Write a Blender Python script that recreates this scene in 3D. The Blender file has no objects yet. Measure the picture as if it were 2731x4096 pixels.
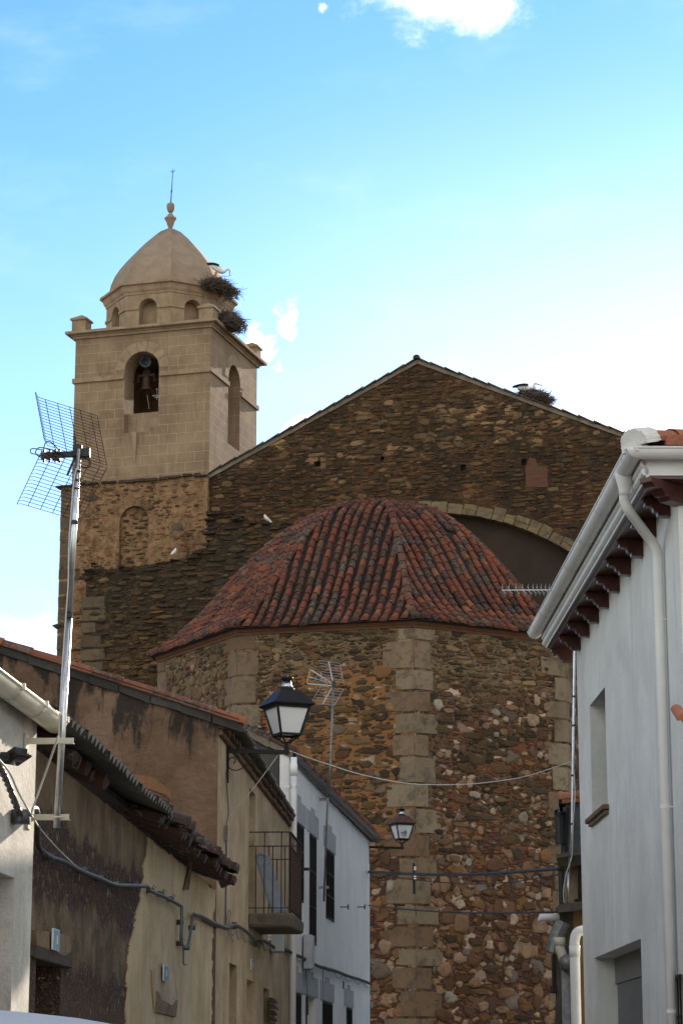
import bpy, bmesh, math, random
from mathutils import Vector, Matrix
from mathutils.geometry import tessellate_polygon
R = math.radians
rnd = random.Random(7)
S = bpy.context.scene
C = S.collection

# ------------------------------------------------------------------ camera, sky, sun, exposure
EYE = 1.5
F = 9586.0
PITCH = math.atan(2302 / F)
cam = bpy.data.objects.new('camera', bpy.data.cameras.new('camera'))
C.objects.link(cam)
cam.location = (0, 0, EYE)
cam.rotation_euler = (R(90) + PITCH, 0, 0)
cam.data.sensor_fit = 'VERTICAL'
cam.data.sensor_height = 36
cam.data.lens = 36 * F / 4096
cam.data.clip_start = 0.2
cam.data.clip_end = 6000
S.camera = cam

SUN_AZ, SUN_EL = 19.0, 17.0
w = bpy.data.worlds.new('World'); S.world = w; w.use_nodes = True
S.view_settings.view_transform = 'Standard'
S.view_settings.look = 'None'
S.view_settings.exposure = 1.0
S.view_settings.gamma = 1

class NT:
    """terse node builder"""
    def __init__(s, tree): s.t = tree
    def n(s, typ, ins=None, **props):
        nd = s.t.nodes.new(typ)
        for k, v in props.items(): setattr(nd, k, v)
        for k, v in (ins or {}).items(): s.put(nd.inputs[k], v)
        return nd
    def put(s, sock, v):
        if isinstance(v, bpy.types.NodeSocket): s.t.links.new(v, sock)
        else:
            if sock.type == 'RGBA' and len(v) == 3: v = (*v, 1)
            sock.default_value = v
    def m(s, op, a, b=0.0, c=0.0, clamp=False):
        nd = s.n('ShaderNodeMath', {0: a, 1: b, 2: c}, operation=op); nd.use_clamp = clamp
        return nd.outputs[0]
    def mix(s, fac, a, b, mode='MIX'):
        nd = s.n('ShaderNodeMix', {0: fac, 6: a, 7: b}, data_type='RGBA', blend_type=mode)
        return nd.outputs[2]
    def noise(s, vec, scale, detail=4, rough=.6, dist=0., out=0):
        return s.n('ShaderNodeTexNoise', {'Vector': vec, 'Scale': scale, 'Detail': detail, 'Roughness': rough, 'Distortion': dist}).outputs[out]
    def ramp(s, fac, stops, interp='LINEAR'):
        nd = s.n('ShaderNodeValToRGB', {0: fac}); cr = nd.color_ramp; cr.interpolation = interp
        while len(cr.elements) < len(stops): cr.elements.new(.5)
        for e, (p, c) in zip(cr.elements, stops):
            e.position = p; e.color = (*c, 1) if len(c) == 3 else c
        return nd.outputs[0]
    def step(s, v, a, b, o0=0., o1=1.):
        nd = s.n('ShaderNodeMapRange', {0: v, 1: a, 2: b, 3: o0, 4: o1}, interpolation_type='SMOOTHSTEP')
        return nd.outputs[0]
    def map(s, vec, scale=(1, 1, 1), loc=(0, 0, 0), rot=(0, 0, 0)):
        return s.n('ShaderNodeMapping', {0: vec, 1: loc, 2: rot, 3: scale}).outputs[0]
    def vm(s, op, a, b):
        return s.n('ShaderNodeVectorMath', {0: a, 1: b}, operation=op).outputs[0]
    def sep(s, vec): return s.n('ShaderNodeSeparateXYZ', {0: vec}).outputs
    def sepc(s, c): return s.n('ShaderNodeSeparateColor', {0: c}).outputs
    def comb(s, x, y, z): return s.n('ShaderNodeCombineXYZ', {0: x, 1: y, 2: z}).outputs[0]

def build_world():
    t = w.node_tree; t.nodes.clear(); N = NT(t)
    sky = N.n('ShaderNodeTexSky', sky_type='NISHITA', sun_disc=False, sun_elevation=R(SUN_EL), sun_rotation=R(SUN_AZ),
              air_density=1.0, dust_density=0.15, ozone_density=3.0, altitude=300)
    d = N.n('ShaderNodeTexCoord').outputs['Generated']
    x, y, z = N.sep(d)
    yy = N.m('MAXIMUM', y, .05)
    a = N.m('DIVIDE', x, yy); b = N.m('DIVIDE', z, yy)
    front = N.step(y, .05, .3)
    p = N.comb(a, b, 0.0)
    n1 = N.noise(p, 26, 7, .62, .3)
    n2 = N.noise(N.map(p, (1, 2.2, 1), (4.1, 2.2, 0)), 11, 6, .6)
    n1s = N.noise(p, 95, 7, .62, .4)
    tot = None
    # a0, b0, ra, rb, strength, edge
    for a0, b0, ra, rb, k in ((.0470, .4770, .047, .021, 1.0), (-.0225, .3290, .007, .012, .55), (-.0370, .3125, .010, .013, .85),
                              (-.012, .277, .014, .008, .6), (.145, .268, .10, .05, .9), (-.14, .165, .05, .04, .45),
                              (-.0085, .4745, .0035, .004, .4)):
        u = N.m('DIVIDE', N.m('SUBTRACT', a, a0), ra); v = N.m('DIVIDE', N.m('SUBTRACT', b, b0), rb)
        r = N.m('SQRT', N.m('ADD', N.m('MULTIPLY', u, u), N.m('MULTIPLY', v, v)))
        q = N.m('ADD', N.m('SUBTRACT', 1.0, r), N.m('MULTIPLY', N.m('SUBTRACT', n1 if ra > .03 else n1s, .5), 1.9 if ra > .03 else 3.0))
        q = N.m('MULTIPLY', N.step(q, .10, .95), k)
        tot = q if tot is None else N.m('MAXIMUM', tot, q)
    wisp = N.m('MULTIPLY', N.step(n2, .50, .95), .10)
    tot = N.m('MULTIPLY', N.m('MAXIMUM', tot, wisp), front)
    # unseen clouds added round the sides and back as warm fill light
    n3 = N.noise(d, 2.6, 7, .6, .4)
    rest = N.m('MULTIPLY', N.step(n3, .46, .62), N.m('SUBTRACT', 1.0, front))
    rest = N.m('MULTIPLY', rest, N.step(z, .05, .2))
    fac = N.m('ADD', tot, N.m('MULTIPLY', rest, .9), clamp=True)
    ahead = N.step(y, .2, .8)
    skyc = N.mix(ahead, N.mix(1.0, sky.outputs[0], (1.16, 1.0, .80), 'MULTIPLY'), N.mix(1.0, sky.outputs[0], SKY_TINT, 'MULTIPLY'))
    # bright haze round the sun and low over the roofs
    sd = N.n('ShaderNodeVectorMath', {0: d, 1: tuple(SDIR)}, operation='DOT_PRODUCT').outputs['Value']
    hz = N.m('ADD', N.m('MULTIPLY', N.m('MULTIPLY', N.step(sd, .90, .995), N.step(z, .44, .26)), .26), N.m('MULTIPLY', N.step(z, .42, .14), .21), clamp=True)
    skyc = N.mix(hz, skyc, (11.0, 11.2, 11.4))
    col = N.mix(fac, skyc, (13.8, 13, 12.0))
    bg = N.n('ShaderNodeBackground', {0: col, 1: .10})
    out = N.n('ShaderNodeOutputWorld', {0: bg.outputs[0]})
SKY_TINT = (.72, 1.05, 1.36)
SDIR = (math.sin(R(SUN_AZ)) * math.cos(R(SUN_EL)), math.cos(R(SUN_AZ)) * math.cos(R(SUN_EL)), math.sin(R(SUN_EL)))
build_world()

sl = bpy.data.lights.new('sun', 'SUN'); sl.energy = 4.6; sl.angle = R(.5); sl.color = (1, .86, .68)
sun = bpy.data.objects.new('sun', sl); C.objects.link(sun)
sdir = Vector((math.sin(R(SUN_AZ)) * math.cos(R(SUN_EL)), math.cos(R(SUN_AZ)) * math.cos(R(SUN_EL)), math.sin(R(SUN_EL))))
sun.rotation_euler = sdir.to_track_quat('Z', 'Y').to_euler()
sun.location = (40, 60, 60)

# ------------------------------------------------------------------ places: a photo point at a known distance, or on a known wall
CP, SP = math.cos(PITCH), math.sin(PITCH)
def ray(px, py):
    xc = (px - 1365.5) / F; yc = (2048 - py) / F
    k = CP - yc * SP
    return xc / k, (SP + yc * CP) / k
def W(px, py, Y):
    a, b = ray(px, py); return Vector((a * Y, Y, b * Y + EYE))
class Plane:
    """vertical wall plane, outward side = right of its direction"""
    def __init__(s, x0, y0, x1, y1):
        s.o = Vector((x0, y0, 0)); d = Vector((x1 - x0, y1 - y0, 0)); s.len = d.length; s.u = d.normalized()
        s.n = Vector((s.u.y, -s.u.x, 0))
    def uv(s, px, py, off=0.):
        a, b = ray(px, py); o = s.o + s.n * off
        t = (o.x * s.n.x + o.y * s.n.y) / (a * s.n.x + s.n.y)
        p = Vector((a * t, t, b * t + EYE)); return (p - s.o).dot(s.u), p.z
    def at(s, px, py, off=0.):
        u, v = s.uv(px, py, off); return s.p(u, v, off)
    def p(s, u, v, off=0.): return s.o + s.u * u + s.n * off + Vector((0, 0, v))
    def rect(s, xl, yt, xr, yb):
        u0, v1 = s.uv(xl, yt); u1, _ = s.uv(xr, yt); _, v0 = s.uv(xl, yb)
        u1 = max(u1, u0 + .05)
        return [(u0, v0), (u1, v0), (u1, v1), (u0, v1)]

# ------------------------------------------------------------------ mesh helpers
MW = {}
def thing(name, label, cat, loc=(0, 0, 0), rotz=0, group=None):
    o = bpy.data.objects.new(name, None); C.objects.link(o)
    o.empty_display_size = .3
    o.location = loc; o.rotation_euler = (0, 0, rotz)
    o['label'] = label; o['category'] = cat
    if group: o['group'] = group
    MW[o.name] = Matrix.Translation(Vector(loc)) @ Matrix.Rotation(rotz, 4, 'Z')
    return o
def uvmap(bm):
    lay = bm.loops.layers.uv.verify()
    bm.normal_update()
    for f in bm.faces:
        n = f.normal
        h = math.hypot(n.x, n.y)
        if h < .35: 
            for l in f.loops: l[lay].uv = (l.vert.co.x, l.vert.co.y)
        else:
            tx, ty = -n.y / h, n.x / h
            for l in f.loops: l[lay].uv = (l.vert.co.x * tx + l.vert.co.y * ty + 40, l.vert.co.z)
def obj(name, mb, mat, parent=None, smooth=False, label=None, cat=None, group=None, kind=None, local=False):
    bm = mb.bm
    if parent is not None and not local: bm.transform(MW[parent.name].inverted())
    uvmap(bm)
    me = bpy.data.meshes.new(name); bm.to_mesh(me); bm.free()
    if smooth: me.polygons.foreach_set('use_smooth', [True] * len(me.polygons))
    o = bpy.data.objects.new(name, me); C.objects.link(o)
    for mt in (mat if isinstance(mat, (list, tuple)) else [mat]):
        if mt: me.materials.append(mt)
    if parent is not None:
        o.parent = parent; MW[o.name] = MW[parent.name]
    else: MW[o.name] = Matrix.Identity(4)
    if label: o['label'] = label
    if cat: o['category'] = cat
    if group: o['group'] = group
    if kind: o['kind'] = kind
    return o
class MB:
    def __init__(s): s.bm = bmesh.new()
    def face(s, vs):
        try: return s.bm.faces.new(vs)
        except ValueError: return None
    def poly(s, pts): return s.face([s.bm.verts.new(p) for p in pts])
    def solid(s, outer, ext, holes=()):
        """flat outline (list of points) with holes, given thickness ext (a vector)"""
        loops = [[Vector(p) for p in outer]] + [[Vector(p) for p in h] for h in holes]
        ext = Vector(ext)
        tris = tessellate_polygon(loops)
        flat = [p for l in loops for p in l]
        a = [s.bm.verts.new(p) for p in flat]; b = [s.bm.verts.new(p + ext) for p in flat]
        fs = []
        for t in tris:
            f = s.face([a[i] for i in t]); g = s.face([b[i] for i in reversed(t)])
            fs += [f, g]
        k = 0
        for l in loops:
            m = len(l)
            for i in range(m):
                j = (i + 1) % m
                fs.append(s.face([a[k + i], a[k + j], b[k + j], b[k + i]]))
            k += m
        bmesh.ops.recalc_face_normals(s.bm, faces=[f for f in fs if f])
        return s
    def wall(s, pl, outer, holes=(), depth=.3, off=0.):
        s.solid([pl.p(u, v, off) for u, v in outer], -pl.n * depth, [[pl.p(u, v, off) for u, v in h] for h in holes])
        return s
    def hexa(s, b, t):
        b = [s.bm.verts.new(p) for p in b]; t = [s.bm.verts.new(p) for p in t]
        fs = [s.face(b[::-1]), s.face(t)]
        for i in range(4):
            j = (i + 1) % 4; fs.append(s.face([b[i], b[j], t[j], t[i]]))
        bmesh.ops.recalc_face_normals(s.bm, faces=[f for f in fs if f])
        return s
    def box(s, c, d, rot=0., M=None):
        c = Vector(c); m = M or Matrix.Rotation(rot, 3, 'Z')
        q = [c + m @ Vector((sx * d[0] / 2, sy * d[1] / 2, sz * d[2] / 2)) for sz in (-1, 1) for sx, sy in ((-1, -1), (1, -1), (1, 1), (-1, 1))]
        return s.hexa(q[:4], q[4:])
    def bar(s, p, q, wd, ht, up=(0, 0, 1)):
        p = Vector(p); q = Vector(q); a = (q - p).normalized(); u = Vector(up); sd = a.cross(u)
        if sd.length < 1e-4: sd = a.cross(Vector((1, 0, 0)))
        sd.normalize(); u = sd.cross(a)
        k = lambda c: [c + sd * wd / 2 * i + u * ht / 2 * j for i, j in ((-1, -1), (1, -1), (1, 1), (-1, 1))]
        return s.hexa(k(p), k(q))
    def tube(s, pts, r, seg=8, cap=True):
        pts = [Vector(p) for p in pts]; rs = r if isinstance(r, (list, tuple)) else [r] * len(pts)
        prev = None; rings = []
        for i, p in enumerate(pts):
            a = (pts[min(i + 1, len(pts) - 1)] - pts[max(i - 1, 0)])
            if a.length < 1e-7: a = Vector((0, 0, 1))
            a.normalize()
            if prev is None:
                up = Vector((0, 0, 1)) if abs(a.z) < .9 else Vector((0, 1, 0))
                x = a.cross(up).normalized()
            else:
                x = (prev - a * prev.dot(a)).normalized()
            prev = x; y = a.cross(x)
            rings.append([s.bm.verts.new(p + (x * math.cos(2 * math.pi * k / seg) + y * math.sin(2 * math.pi * k / seg)) * rs[i]) for k in range(seg)])
        for A, B in zip(rings, rings[1:]):
            for k in range(seg): s.face([A[k], A[(k + 1) % seg], B[(k + 1) % seg], B[k]])
        if cap and len(rings) > 1: s.face(rings[0][::-1]); s.face(rings[-1])
        return s
    def lathe(s, prof, c, seg=16, phase=0., sx=1., sy=1.):
        c = Vector(c); rings = []
        for r, z in prof:
            if r < 1e-5: rings.append([s.bm.verts.new(c + Vector((0, 0, z)))])
            else: rings.append([s.bm.verts.new(c + Vector((sx * r * math.cos(phase + 2 * math.pi * k / seg), sy * r * math.sin(phase + 2 * math.pi * k / seg), z))) for k in range(seg)])
        for A, B in zip(rings, rings[1:]):
            for k in range(seg):
                j = (k + 1) % seg
                if len(A) == 1 and len(B) == 1: continue
                if len(A) == 1: s.face([A[0], B[j], B[k]])
                elif len(B) == 1: s.face([A[k], A[j], B[0]])
                else: s.face([A[k], A[j], B[j], B[k]])
        if len(rings[0]) > 1: s.face(rings[0][::-1])
        if len(rings[-1]) > 1: s.face(rings[-1])
        bmesh.ops.recalc_face_normals(s.bm, faces=s.bm.faces[:])
        return s
    def tile(s, p0, p1, up, r0, r1, seg=6, cap=True, flat=1.0):
        """half-round clay tile, p0 its lower end"""
        p0 = Vector(p0); p1 = Vector(p1); a = (p1 - p0).normalized(); up = Vector(up); up = (up - a * up.dot(a)).normalized()
        sd = a.cross(up)
        A = []; B = []
        for k in range(seg + 1):
            g = math.pi * k / seg
            d = sd * math.cos(g); e = up * math.sin(g) * flat
            A.append(s.bm.verts.new(p0 + (d + e) * r0)); B.append(s.bm.verts.new(p1 + (d + e) * r1))
        for k in range(seg): s.face([A[k + 1], A[k], B[k], B[k + 1]])
        if cap: s.face(A)
        return s
    def bevel(s, wd=.01, seg=1, ang=40):
        es = [e for e in s.bm.edges if len(e.link_faces) == 2 and e.calc_face_angle(0) > R(ang)]
        bmesh.ops.bevel(s.bm, geom=es, offset=wd, segments=seg, affect='EDGES', clamp_overlap=True)
        return s
    def jitter(s, amt, rg=rnd):
        for v in s.bm.verts: v.co += Vector((rg.uniform(-1, 1), rg.uniform(-1, 1), rg.uniform(-1, 1))) * amt
        return s
    def body(s, nodes, edges, sub=2):
        """organic body: joints with radii grown by Skin + Subdivision, then taken back as a mesh"""
        me = bpy.data.meshes.new('tmp'); me.from_pydata([n[0] for n in nodes], edges, [])
        o = bpy.data.objects.new('tmp', me); C.objects.link(o)
        md = o.modifiers.new('s', 'SKIN'); md.use_smooth_shade = True
        for i, n in enumerate(nodes):
            v = me.skin_vertices[0].data[i]; rr = n[1]; v.radius = rr if isinstance(rr, tuple) else (rr, rr); v.use_root = (i == 0)
        o.modifiers.new('d', 'SUBSURF').levels = sub
        dg = bpy.context.evaluated_depsgraph_get()
        me2 = bpy.data.meshes.new_from_object(o.evaluated_get(dg))
        s.bm.from_mesh(me2)
        bpy.data.objects.remove(o); bpy.data.meshes.remove(me2); bpy.data.meshes.remove(me)
        return s
def arc_pts(u, v, r, a0, a1, n): return [(u + r * math.cos(a0 + (a1 - a0) * i / n), v + r * math.sin(a0 + (a1 - a0) * i / n)) for i in range(n + 1)]
def arch_hole(u, w_, v0, vs, n=10):
    """round-headed opening: middle u, width, sill, springing"""
    return [(u - w_ / 2, v0), (u + w_ / 2, v0)] + arc_pts(u, vs, w_ / 2, 0, math.pi, n)
class Stones:
    """field stones and slates set into a wall face by dart throwing, large before small; they become part of the wall's own mesh"""
    def __init__(s, u0, u1, v0, v1, seed, res=.02):
        s.b = (u0, u1, v0, v1); s.res = res; s.rg = random.Random(seed)
        s.nu = int((u1 - u0) / res) + 1; s.nv = int((v1 - v0) / res) + 1
        s.occ = [bytearray(s.nu) for _ in range(s.nv)]
    def block(s, u0, u1, v0, v1):
        a = max(0, int((u0 - s.b[0]) / s.res)); b = min(s.nu, int((u1 - s.b[0]) / s.res)); 
        for j in range(max(0, int((v0 - s.b[2]) / s.res)), min(s.nv, int((v1 - s.b[2]) / s.res))):
            if b > a: s.occ[j][a:b] = b'\1' * (b - a)
    def free(s, u0, u1, v0, v1):
        if u0 < s.b[0] or u1 > s.b[1] or v0 < s.b[2] or v1 > s.b[3]: return False
        a = int((u0 - s.b[0]) / s.res); b = int((u1 - s.b[0]) / s.res) + 1
        for j in range(int((v0 - s.b[2]) / s.res), int((v1 - s.b[2]) / s.res) + 1):
            if any(s.occ[j][a:b]): return False
        return True
    def fill(s, bm, f, pick, tries, inside=None, gap=.0):
        """pick(u, v, k) gives (w, h, relief, material, squareness) or None; k runs 0..1 from large to small"""
        rg = s.rg
        for i in range(tries):
            u = rg.uniform(s.b[0], s.b[1]); v = rg.uniform(s.b[2], s.b[3])
            if inside and not inside(u, v): continue
            c = pick(u, v, i / tries)
            if not c: continue
            w_, h, dp, mi, sq = c
            if not s.free(u - w_ * .47 - gap, u + w_ * .47 + gap, v - h * .47 - gap, v + h * .47 + gap): continue
            s.block(u - w_ * .47, u + w_ * .47, v - h * .47, v + h * .47)
            n = rg.choice((6, 7, 7, 8, 9)); tl = rg.uniform(-.12, .12) * (h / w_ + .3); ph = rg.uniform(0, 6)
            ring = []
            for k in range(n):
                g = 2 * math.pi * (k + rg.uniform(-.34, .34)) / n + ph; cx, cy = math.cos(g), math.sin(g)
                q = (abs(cx) ** sq + abs(cy) ** sq) ** (-1 / sq) * rg.uniform(.74, 1.08)
                x, y = cx * q * w_ / 2, cy * q * h / 2; ring.append((x - y * tl, y + x * tl))
            L = []
            for sc, d in ((1.02, -.02), (.93, dp * .62), (.62, dp)):
                L.append([bm.verts.new(f(u + x * sc, v + y * sc, d + rg.uniform(-.18, .18) * dp)) for x, y in ring])
            ctr = bm.verts.new(f(u + rg.uniform(-.1, .1) * w_, v + rg.uniform(-.1, .1) * h, dp * rg.uniform(.9, 1.15)))
            for A, B in zip(L, L[1:]):
                for k in range(n):
                    fc = bm.faces.new((A[k], A[(k + 1) % n], B[(k + 1) % n], B[k])); fc.material_index = mi
            for k in range(n):
                fc = bm.faces.new((L[-1][k], L[-1][(k + 1) % n], ctr)); fc.material_index = mi
def lerp(a, b, t): return a + (b - a) * t
def smooth_path(pts, n=4):
    pts = [Vector(p) for p in pts]; out = []
    for i in range(len(pts) - 1):
        p0 = pts[max(i - 1, 0)]; p1 = pts[i]; p2 = pts[i + 1]; p3 = pts[min(i + 2, len(pts) - 1)]
        for k in range(n):
            t = k / n
            out.append(.5 * ((2 * p1) + (p2 - p0) * t + (2 * p0 - 5 * p1 + 4 * p2 - p3) * t * t + (3 * p1 - p0 - 3 * p2 + p3) * t ** 3))
    out.append(pts[-1]); return out
def twisted(mb, pts, strands, rad, off, pitch):
    """bundle of cables wound round one path"""
    L = 0; lens = [0]
    for a, b in zip(pts, pts[1:]): L += (b - a).length; lens.append(L)
    for k in range(strands):
        q = []
        for i, p in enumerate(pts):
            a = (pts[min(i + 1, len(pts) - 1)] - pts[max(i - 1, 0)]).normalized()
            x = a.cross(Vector((0, 0, 1)))
            if x.length < .05: x = a.cross(Vector((0, 1, 0)))
            x.normalize(); y = a.cross(x)
            g = lens[i] / pitch * 2 * math.pi + 2 * math.pi * k / strands
            q.append(p + (x * math.cos(g) + y * math.sin(g)) * off)
        mb.tube(q, rad, 5)
def resample(pts, step):
    out = [pts[0]]; 
    for a, b in zip(pts, pts[1:]):
        n = max(1, int((b - a).length / step))
        for k in range(1, n + 1): out.append(a.lerp(b, k / n))
    return out

# ------------------------------------------------------------------ materials
MATS = {}
def newmat(name):
    m = bpy.data.materials.new(name); m.use_nodes = True
    t = m.node_tree; t.nodes.clear(); N = NT(t); MATS[name] = m
    return m, N
def finish(N, col, rough=.85, height=None, dist=.02, strength=.7, metal=0., extra=None, spec=.35):
    ins = {'Base Color': col, 'Roughness': rough, 'Metallic': metal, 'Specular IOR Level': spec}
    if extra: ins.update(extra)
    if height is not None:
        ins['Normal'] = N.n('ShaderNodeBump', {'Height': height, 'Distance': dist, 'Strength': strength}).outputs[0]
    p = N.n('ShaderNodeBsdfPrincipled', ins)
    N.n('ShaderNodeOutputMaterial', {0: p.outputs[0]})
    return p
def UV(N): return N.n('ShaderNodeTexCoord').outputs['UV']
def OBJ(N): return N.n('ShaderNodeTexCoord').outputs['Object']
def ISL(N): return N.n('ShaderNodeNewGeometry').outputs['Random Per Island']

def plain(name, col, rough=.6, metal=0., var=.12, scale=8, bump=0., spec=.4, **kw):
    """one colour with slight wear"""
    m, N = newmat(name); o = OBJ(N)
    n = N.noise(o, scale, 5, .65)
    c = N.mix(N.m('MULTIPLY', N.step(n, .3, .75), 1.0), tuple(x * (1 - var) for x in col), tuple(min(1, x * (1 + var)) for x in col))
    finish(N, c, rough, n if bump else None, bump or .01, .6, metal, spec=spec, extra=kw or None)
    return m

def stones(N, uv, size, aspect, pal, mortar, mw, warp=.12, seed=0., bright=.45, cell=False):
    """rubble: irregular stones by cell, each with a tone of its own, set in mortar; returns colour and height"""
    wv = N.noise(uv, 1.1 / size, 3, .6, out=1)
    wv = N.vm('SUBTRACT', wv, (.5, .5, .5))
    v = N.vm('ADD', N.map(uv, (1 / (size * aspect), 1 / size, 1), (seed, seed * 1.7, 0)), N.vm('MULTIPLY', wv, (warp * 5, warp * 5, 0)))
    f = N.n('ShaderNodeTexVoronoi', {'Vector': v, 'Scale': 1.0, 'Randomness': .95}, voronoi_dimensions='2D')
    e = N.n('ShaderNodeTexVoronoi', {'Vector': v, 'Scale': 1.0, 'Randomness': .95}, voronoi_dimensions='2D', feature='DISTANCE_TO_EDGE')
    r, g, b = N.sepc(f.outputs['Color'])[:3]
    fine = N.noise(uv, 14, 6, .7)
    col = N.ramp(r, pal, 'CONSTANT')
    k = N.m('ADD', N.m('MULTIPLY', N.m('SUBTRACT', g, .5), bright), N.m('ADD', N.m('MULTIPLY', N.m('SUBTRACT', fine, .5), 1.5), 1.0))
    col = N.mix(1.0, col, N.comb(k, k, k), 'MULTIPLY')
    th = N.m('ADD', mw, N.m('MULTIPLY', N.m('SUBTRACT', N.noise(uv, 3.2, 5, .7), .5), mw * 4.5))
    th = N.m('ADD', th, N.m('MULTIPLY', N.m('SUBTRACT', b, .5), mw * 1.6))
    dd = N.m('SUBTRACT', e.outputs['Distance'], th)
    mask = N.step(dd, -.012, .045)
    mort = N.mix(N.noise(uv, 6, 6, .75), tuple(x * .55 for x in mortar), tuple(min(1, x * 1.35) for x in mortar))
    col = N.mix(mask, mort, col)
    hgt = N.m('ADD', N.m('MULTIPLY', N.step(dd, -.02, .16), N.m('ADD', .55, N.m('MULTIPLY', b, .6))), N.m('MULTIPLY', fine, .55))
    return (col, hgt, mask, N.n('ShaderNodeTexWhiteNoise', {'W': N.m('MULTIPLY', g, 77.)}, noise_dimensions='1D').outputs[0]) if cell else (col, hgt, mask)

def rubble(N, uv, size, aspect, pal, mortar, mw, warp=.12, seed=0., keep=.5, small=.42, pal2=None, bright=.45):
    """large stones scattered among small ones"""
    c0, h0, m0 = stones(N, uv, size * small, aspect * 1.15, pal2 or pal, mortar, mw * 1.25, warp, seed + 3.3, bright)
    c1, h1, m1, b = stones(N, uv, size, aspect, pal, mortar, mw * .9, warp, seed, bright, True)
    k = N.m('MULTIPLY', m1, N.step(b, keep - .02, keep + .02))
    mixf = lambda f, a, b: N.n('ShaderNodeMix', {0: f, 2: a, 3: b}).outputs[0]
    return N.mix(k, c0, c1), mixf(k, N.m('MULTIPLY', h0, .7), h1), k
SLATE = [(0, (.030, .022, .017)), (.2, (.052, .034, .020)), (.38, (.075, .048, .025)), (.54, (.095, .062, .035)), (.68, (.055, .047, .040)), (.78, (.13, .085, .05)), (.88, (.16, .12, .08)), (.95, (.10, .045, .028))]
def mat_gable():
    m, N = newmat('rubble_gable'); uv = UV(N)
    u, v, _ = N.sep(uv)
    c1, h1, _ = rubble(N, uv, .15, 2.7, SLATE, (.070, .045, .025), .07, .12, keep=.55)
    # courses of larger, paler cut stone under the peak
    PALE = [(0, (.06, .045, .03)), (.3, (.19, .14, .095)), (.5, (.10, .075, .05)), (.62, (.24, .19, .13)), (.76, (.12, .10, .08)), (.9, (.28, .22, .16))]
    c2, h2, _ = rubble(N, uv, .21, 2.1, PALE, (.075, .056, .036), .06, .10, 5., keep=.5, pal2=SLATE)
    big = N.noise(uv, .55, 4, .6, .5)
    up = N.m('ADD', N.step(v, 20.2, 21.6), N.m('MULTIPLY', N.m('SUBTRACT', big, .5), 2.4))
    up = N.m('MULTIPLY', N.step(up, .45, .75), N.step(v, 23.9, 22.6))
    col = N.mix(up, c1, c2); hgt = N.n('ShaderNodeMix', {0: up, 2: h1, 3: h2}).outputs[0]
    # patches of old ochre render
    pat = N.noise(N.map(uv, (1, 1.4, 1), (3.3, 1.7, 0)), .42, 5, .68, .3)
    pm = N.m('MULTIPLY', N.step(pat, .57, .63), N.m('MULTIPLY', N.step(v, 17.2, 18.2), N.step(v, 21.0, 19.8)))
    pc = N.mix(N.noise(uv, 5, 6, .75), (.10, .058, .03), (.21, .125, .07))
    col = N.mix(N.m('MULTIPLY', pm, .85), col, pc)
    hgt = N.n('ShaderNodeMix', {0: pm, 2: hgt, 3: N.m('MULTIPLY', N.noise(uv, 9, 5, .7), .8)}).outputs[0]
    # damp, lichen dark, and pale runs of bird lime
    damp = N.step(N.noise(N.map(uv, (1, .6, 1)), .7, 6, .65), .42, .62)
    col = N.mix(N.m('MULTIPLY', damp, .65), col, (.022, .018, .014))
    lime = N.m('MULTIPLY', N.step(N.noise(N.map(uv, (3.2, .5, 1), (7, 3, 0)), 1.6, 4, .6), .70, .76), N.step(v, 21.5, 23.5))
    col = N.mix(N.m('MULTIPLY', lime, .45), col, (.36, .33, .29))
    col = N.mix(1.0, col, (1.08, .84, .58), 'MULTIPLY')
    finish(N, col, .92, hgt, .045, .9)
    return m
def mat_ruin():
    m, N = newmat('rubble_ruin'); uv = UV(N); u, v, _ = N.sep(uv)
    pal = [(0, (.045, .032, .02)), (.25, (.072, .050, .028)), (.5, (.10, .068, .035)), (.7, (.13, .09, .045)), (.85, (.056, .050, .044)), (.95, (.15, .11, .068))]
    c, h, _ = rubble(N, uv, .17, 2.5, pal, (.050, .035, .020), .05, .13, 9., keep=.5)
    och = N.step(N.noise(uv, .8, 6, .7, .6), .52, .70)
    c = N.mix(N.m('MULTIPLY', och, .7), c, N.mix(N.noise(uv, 7, 5, .7), (.05, .034, .015), (.16, .10, .042)))
    top = N.step(N.m('ADD', v, N.m('MULTIPLY', N.noise(uv, 1.6, 4), 1.2)), 15.2, 16.6)
    c = N.mix(N.m('MULTIPLY', top, .5), c, (.030, .027, .024))
    c = N.mix(1.0, c, (1.05, .88, .66), 'MULTIPLY')
    finish(N, c, .95, h, .06, 1.0)
    return m
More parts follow.
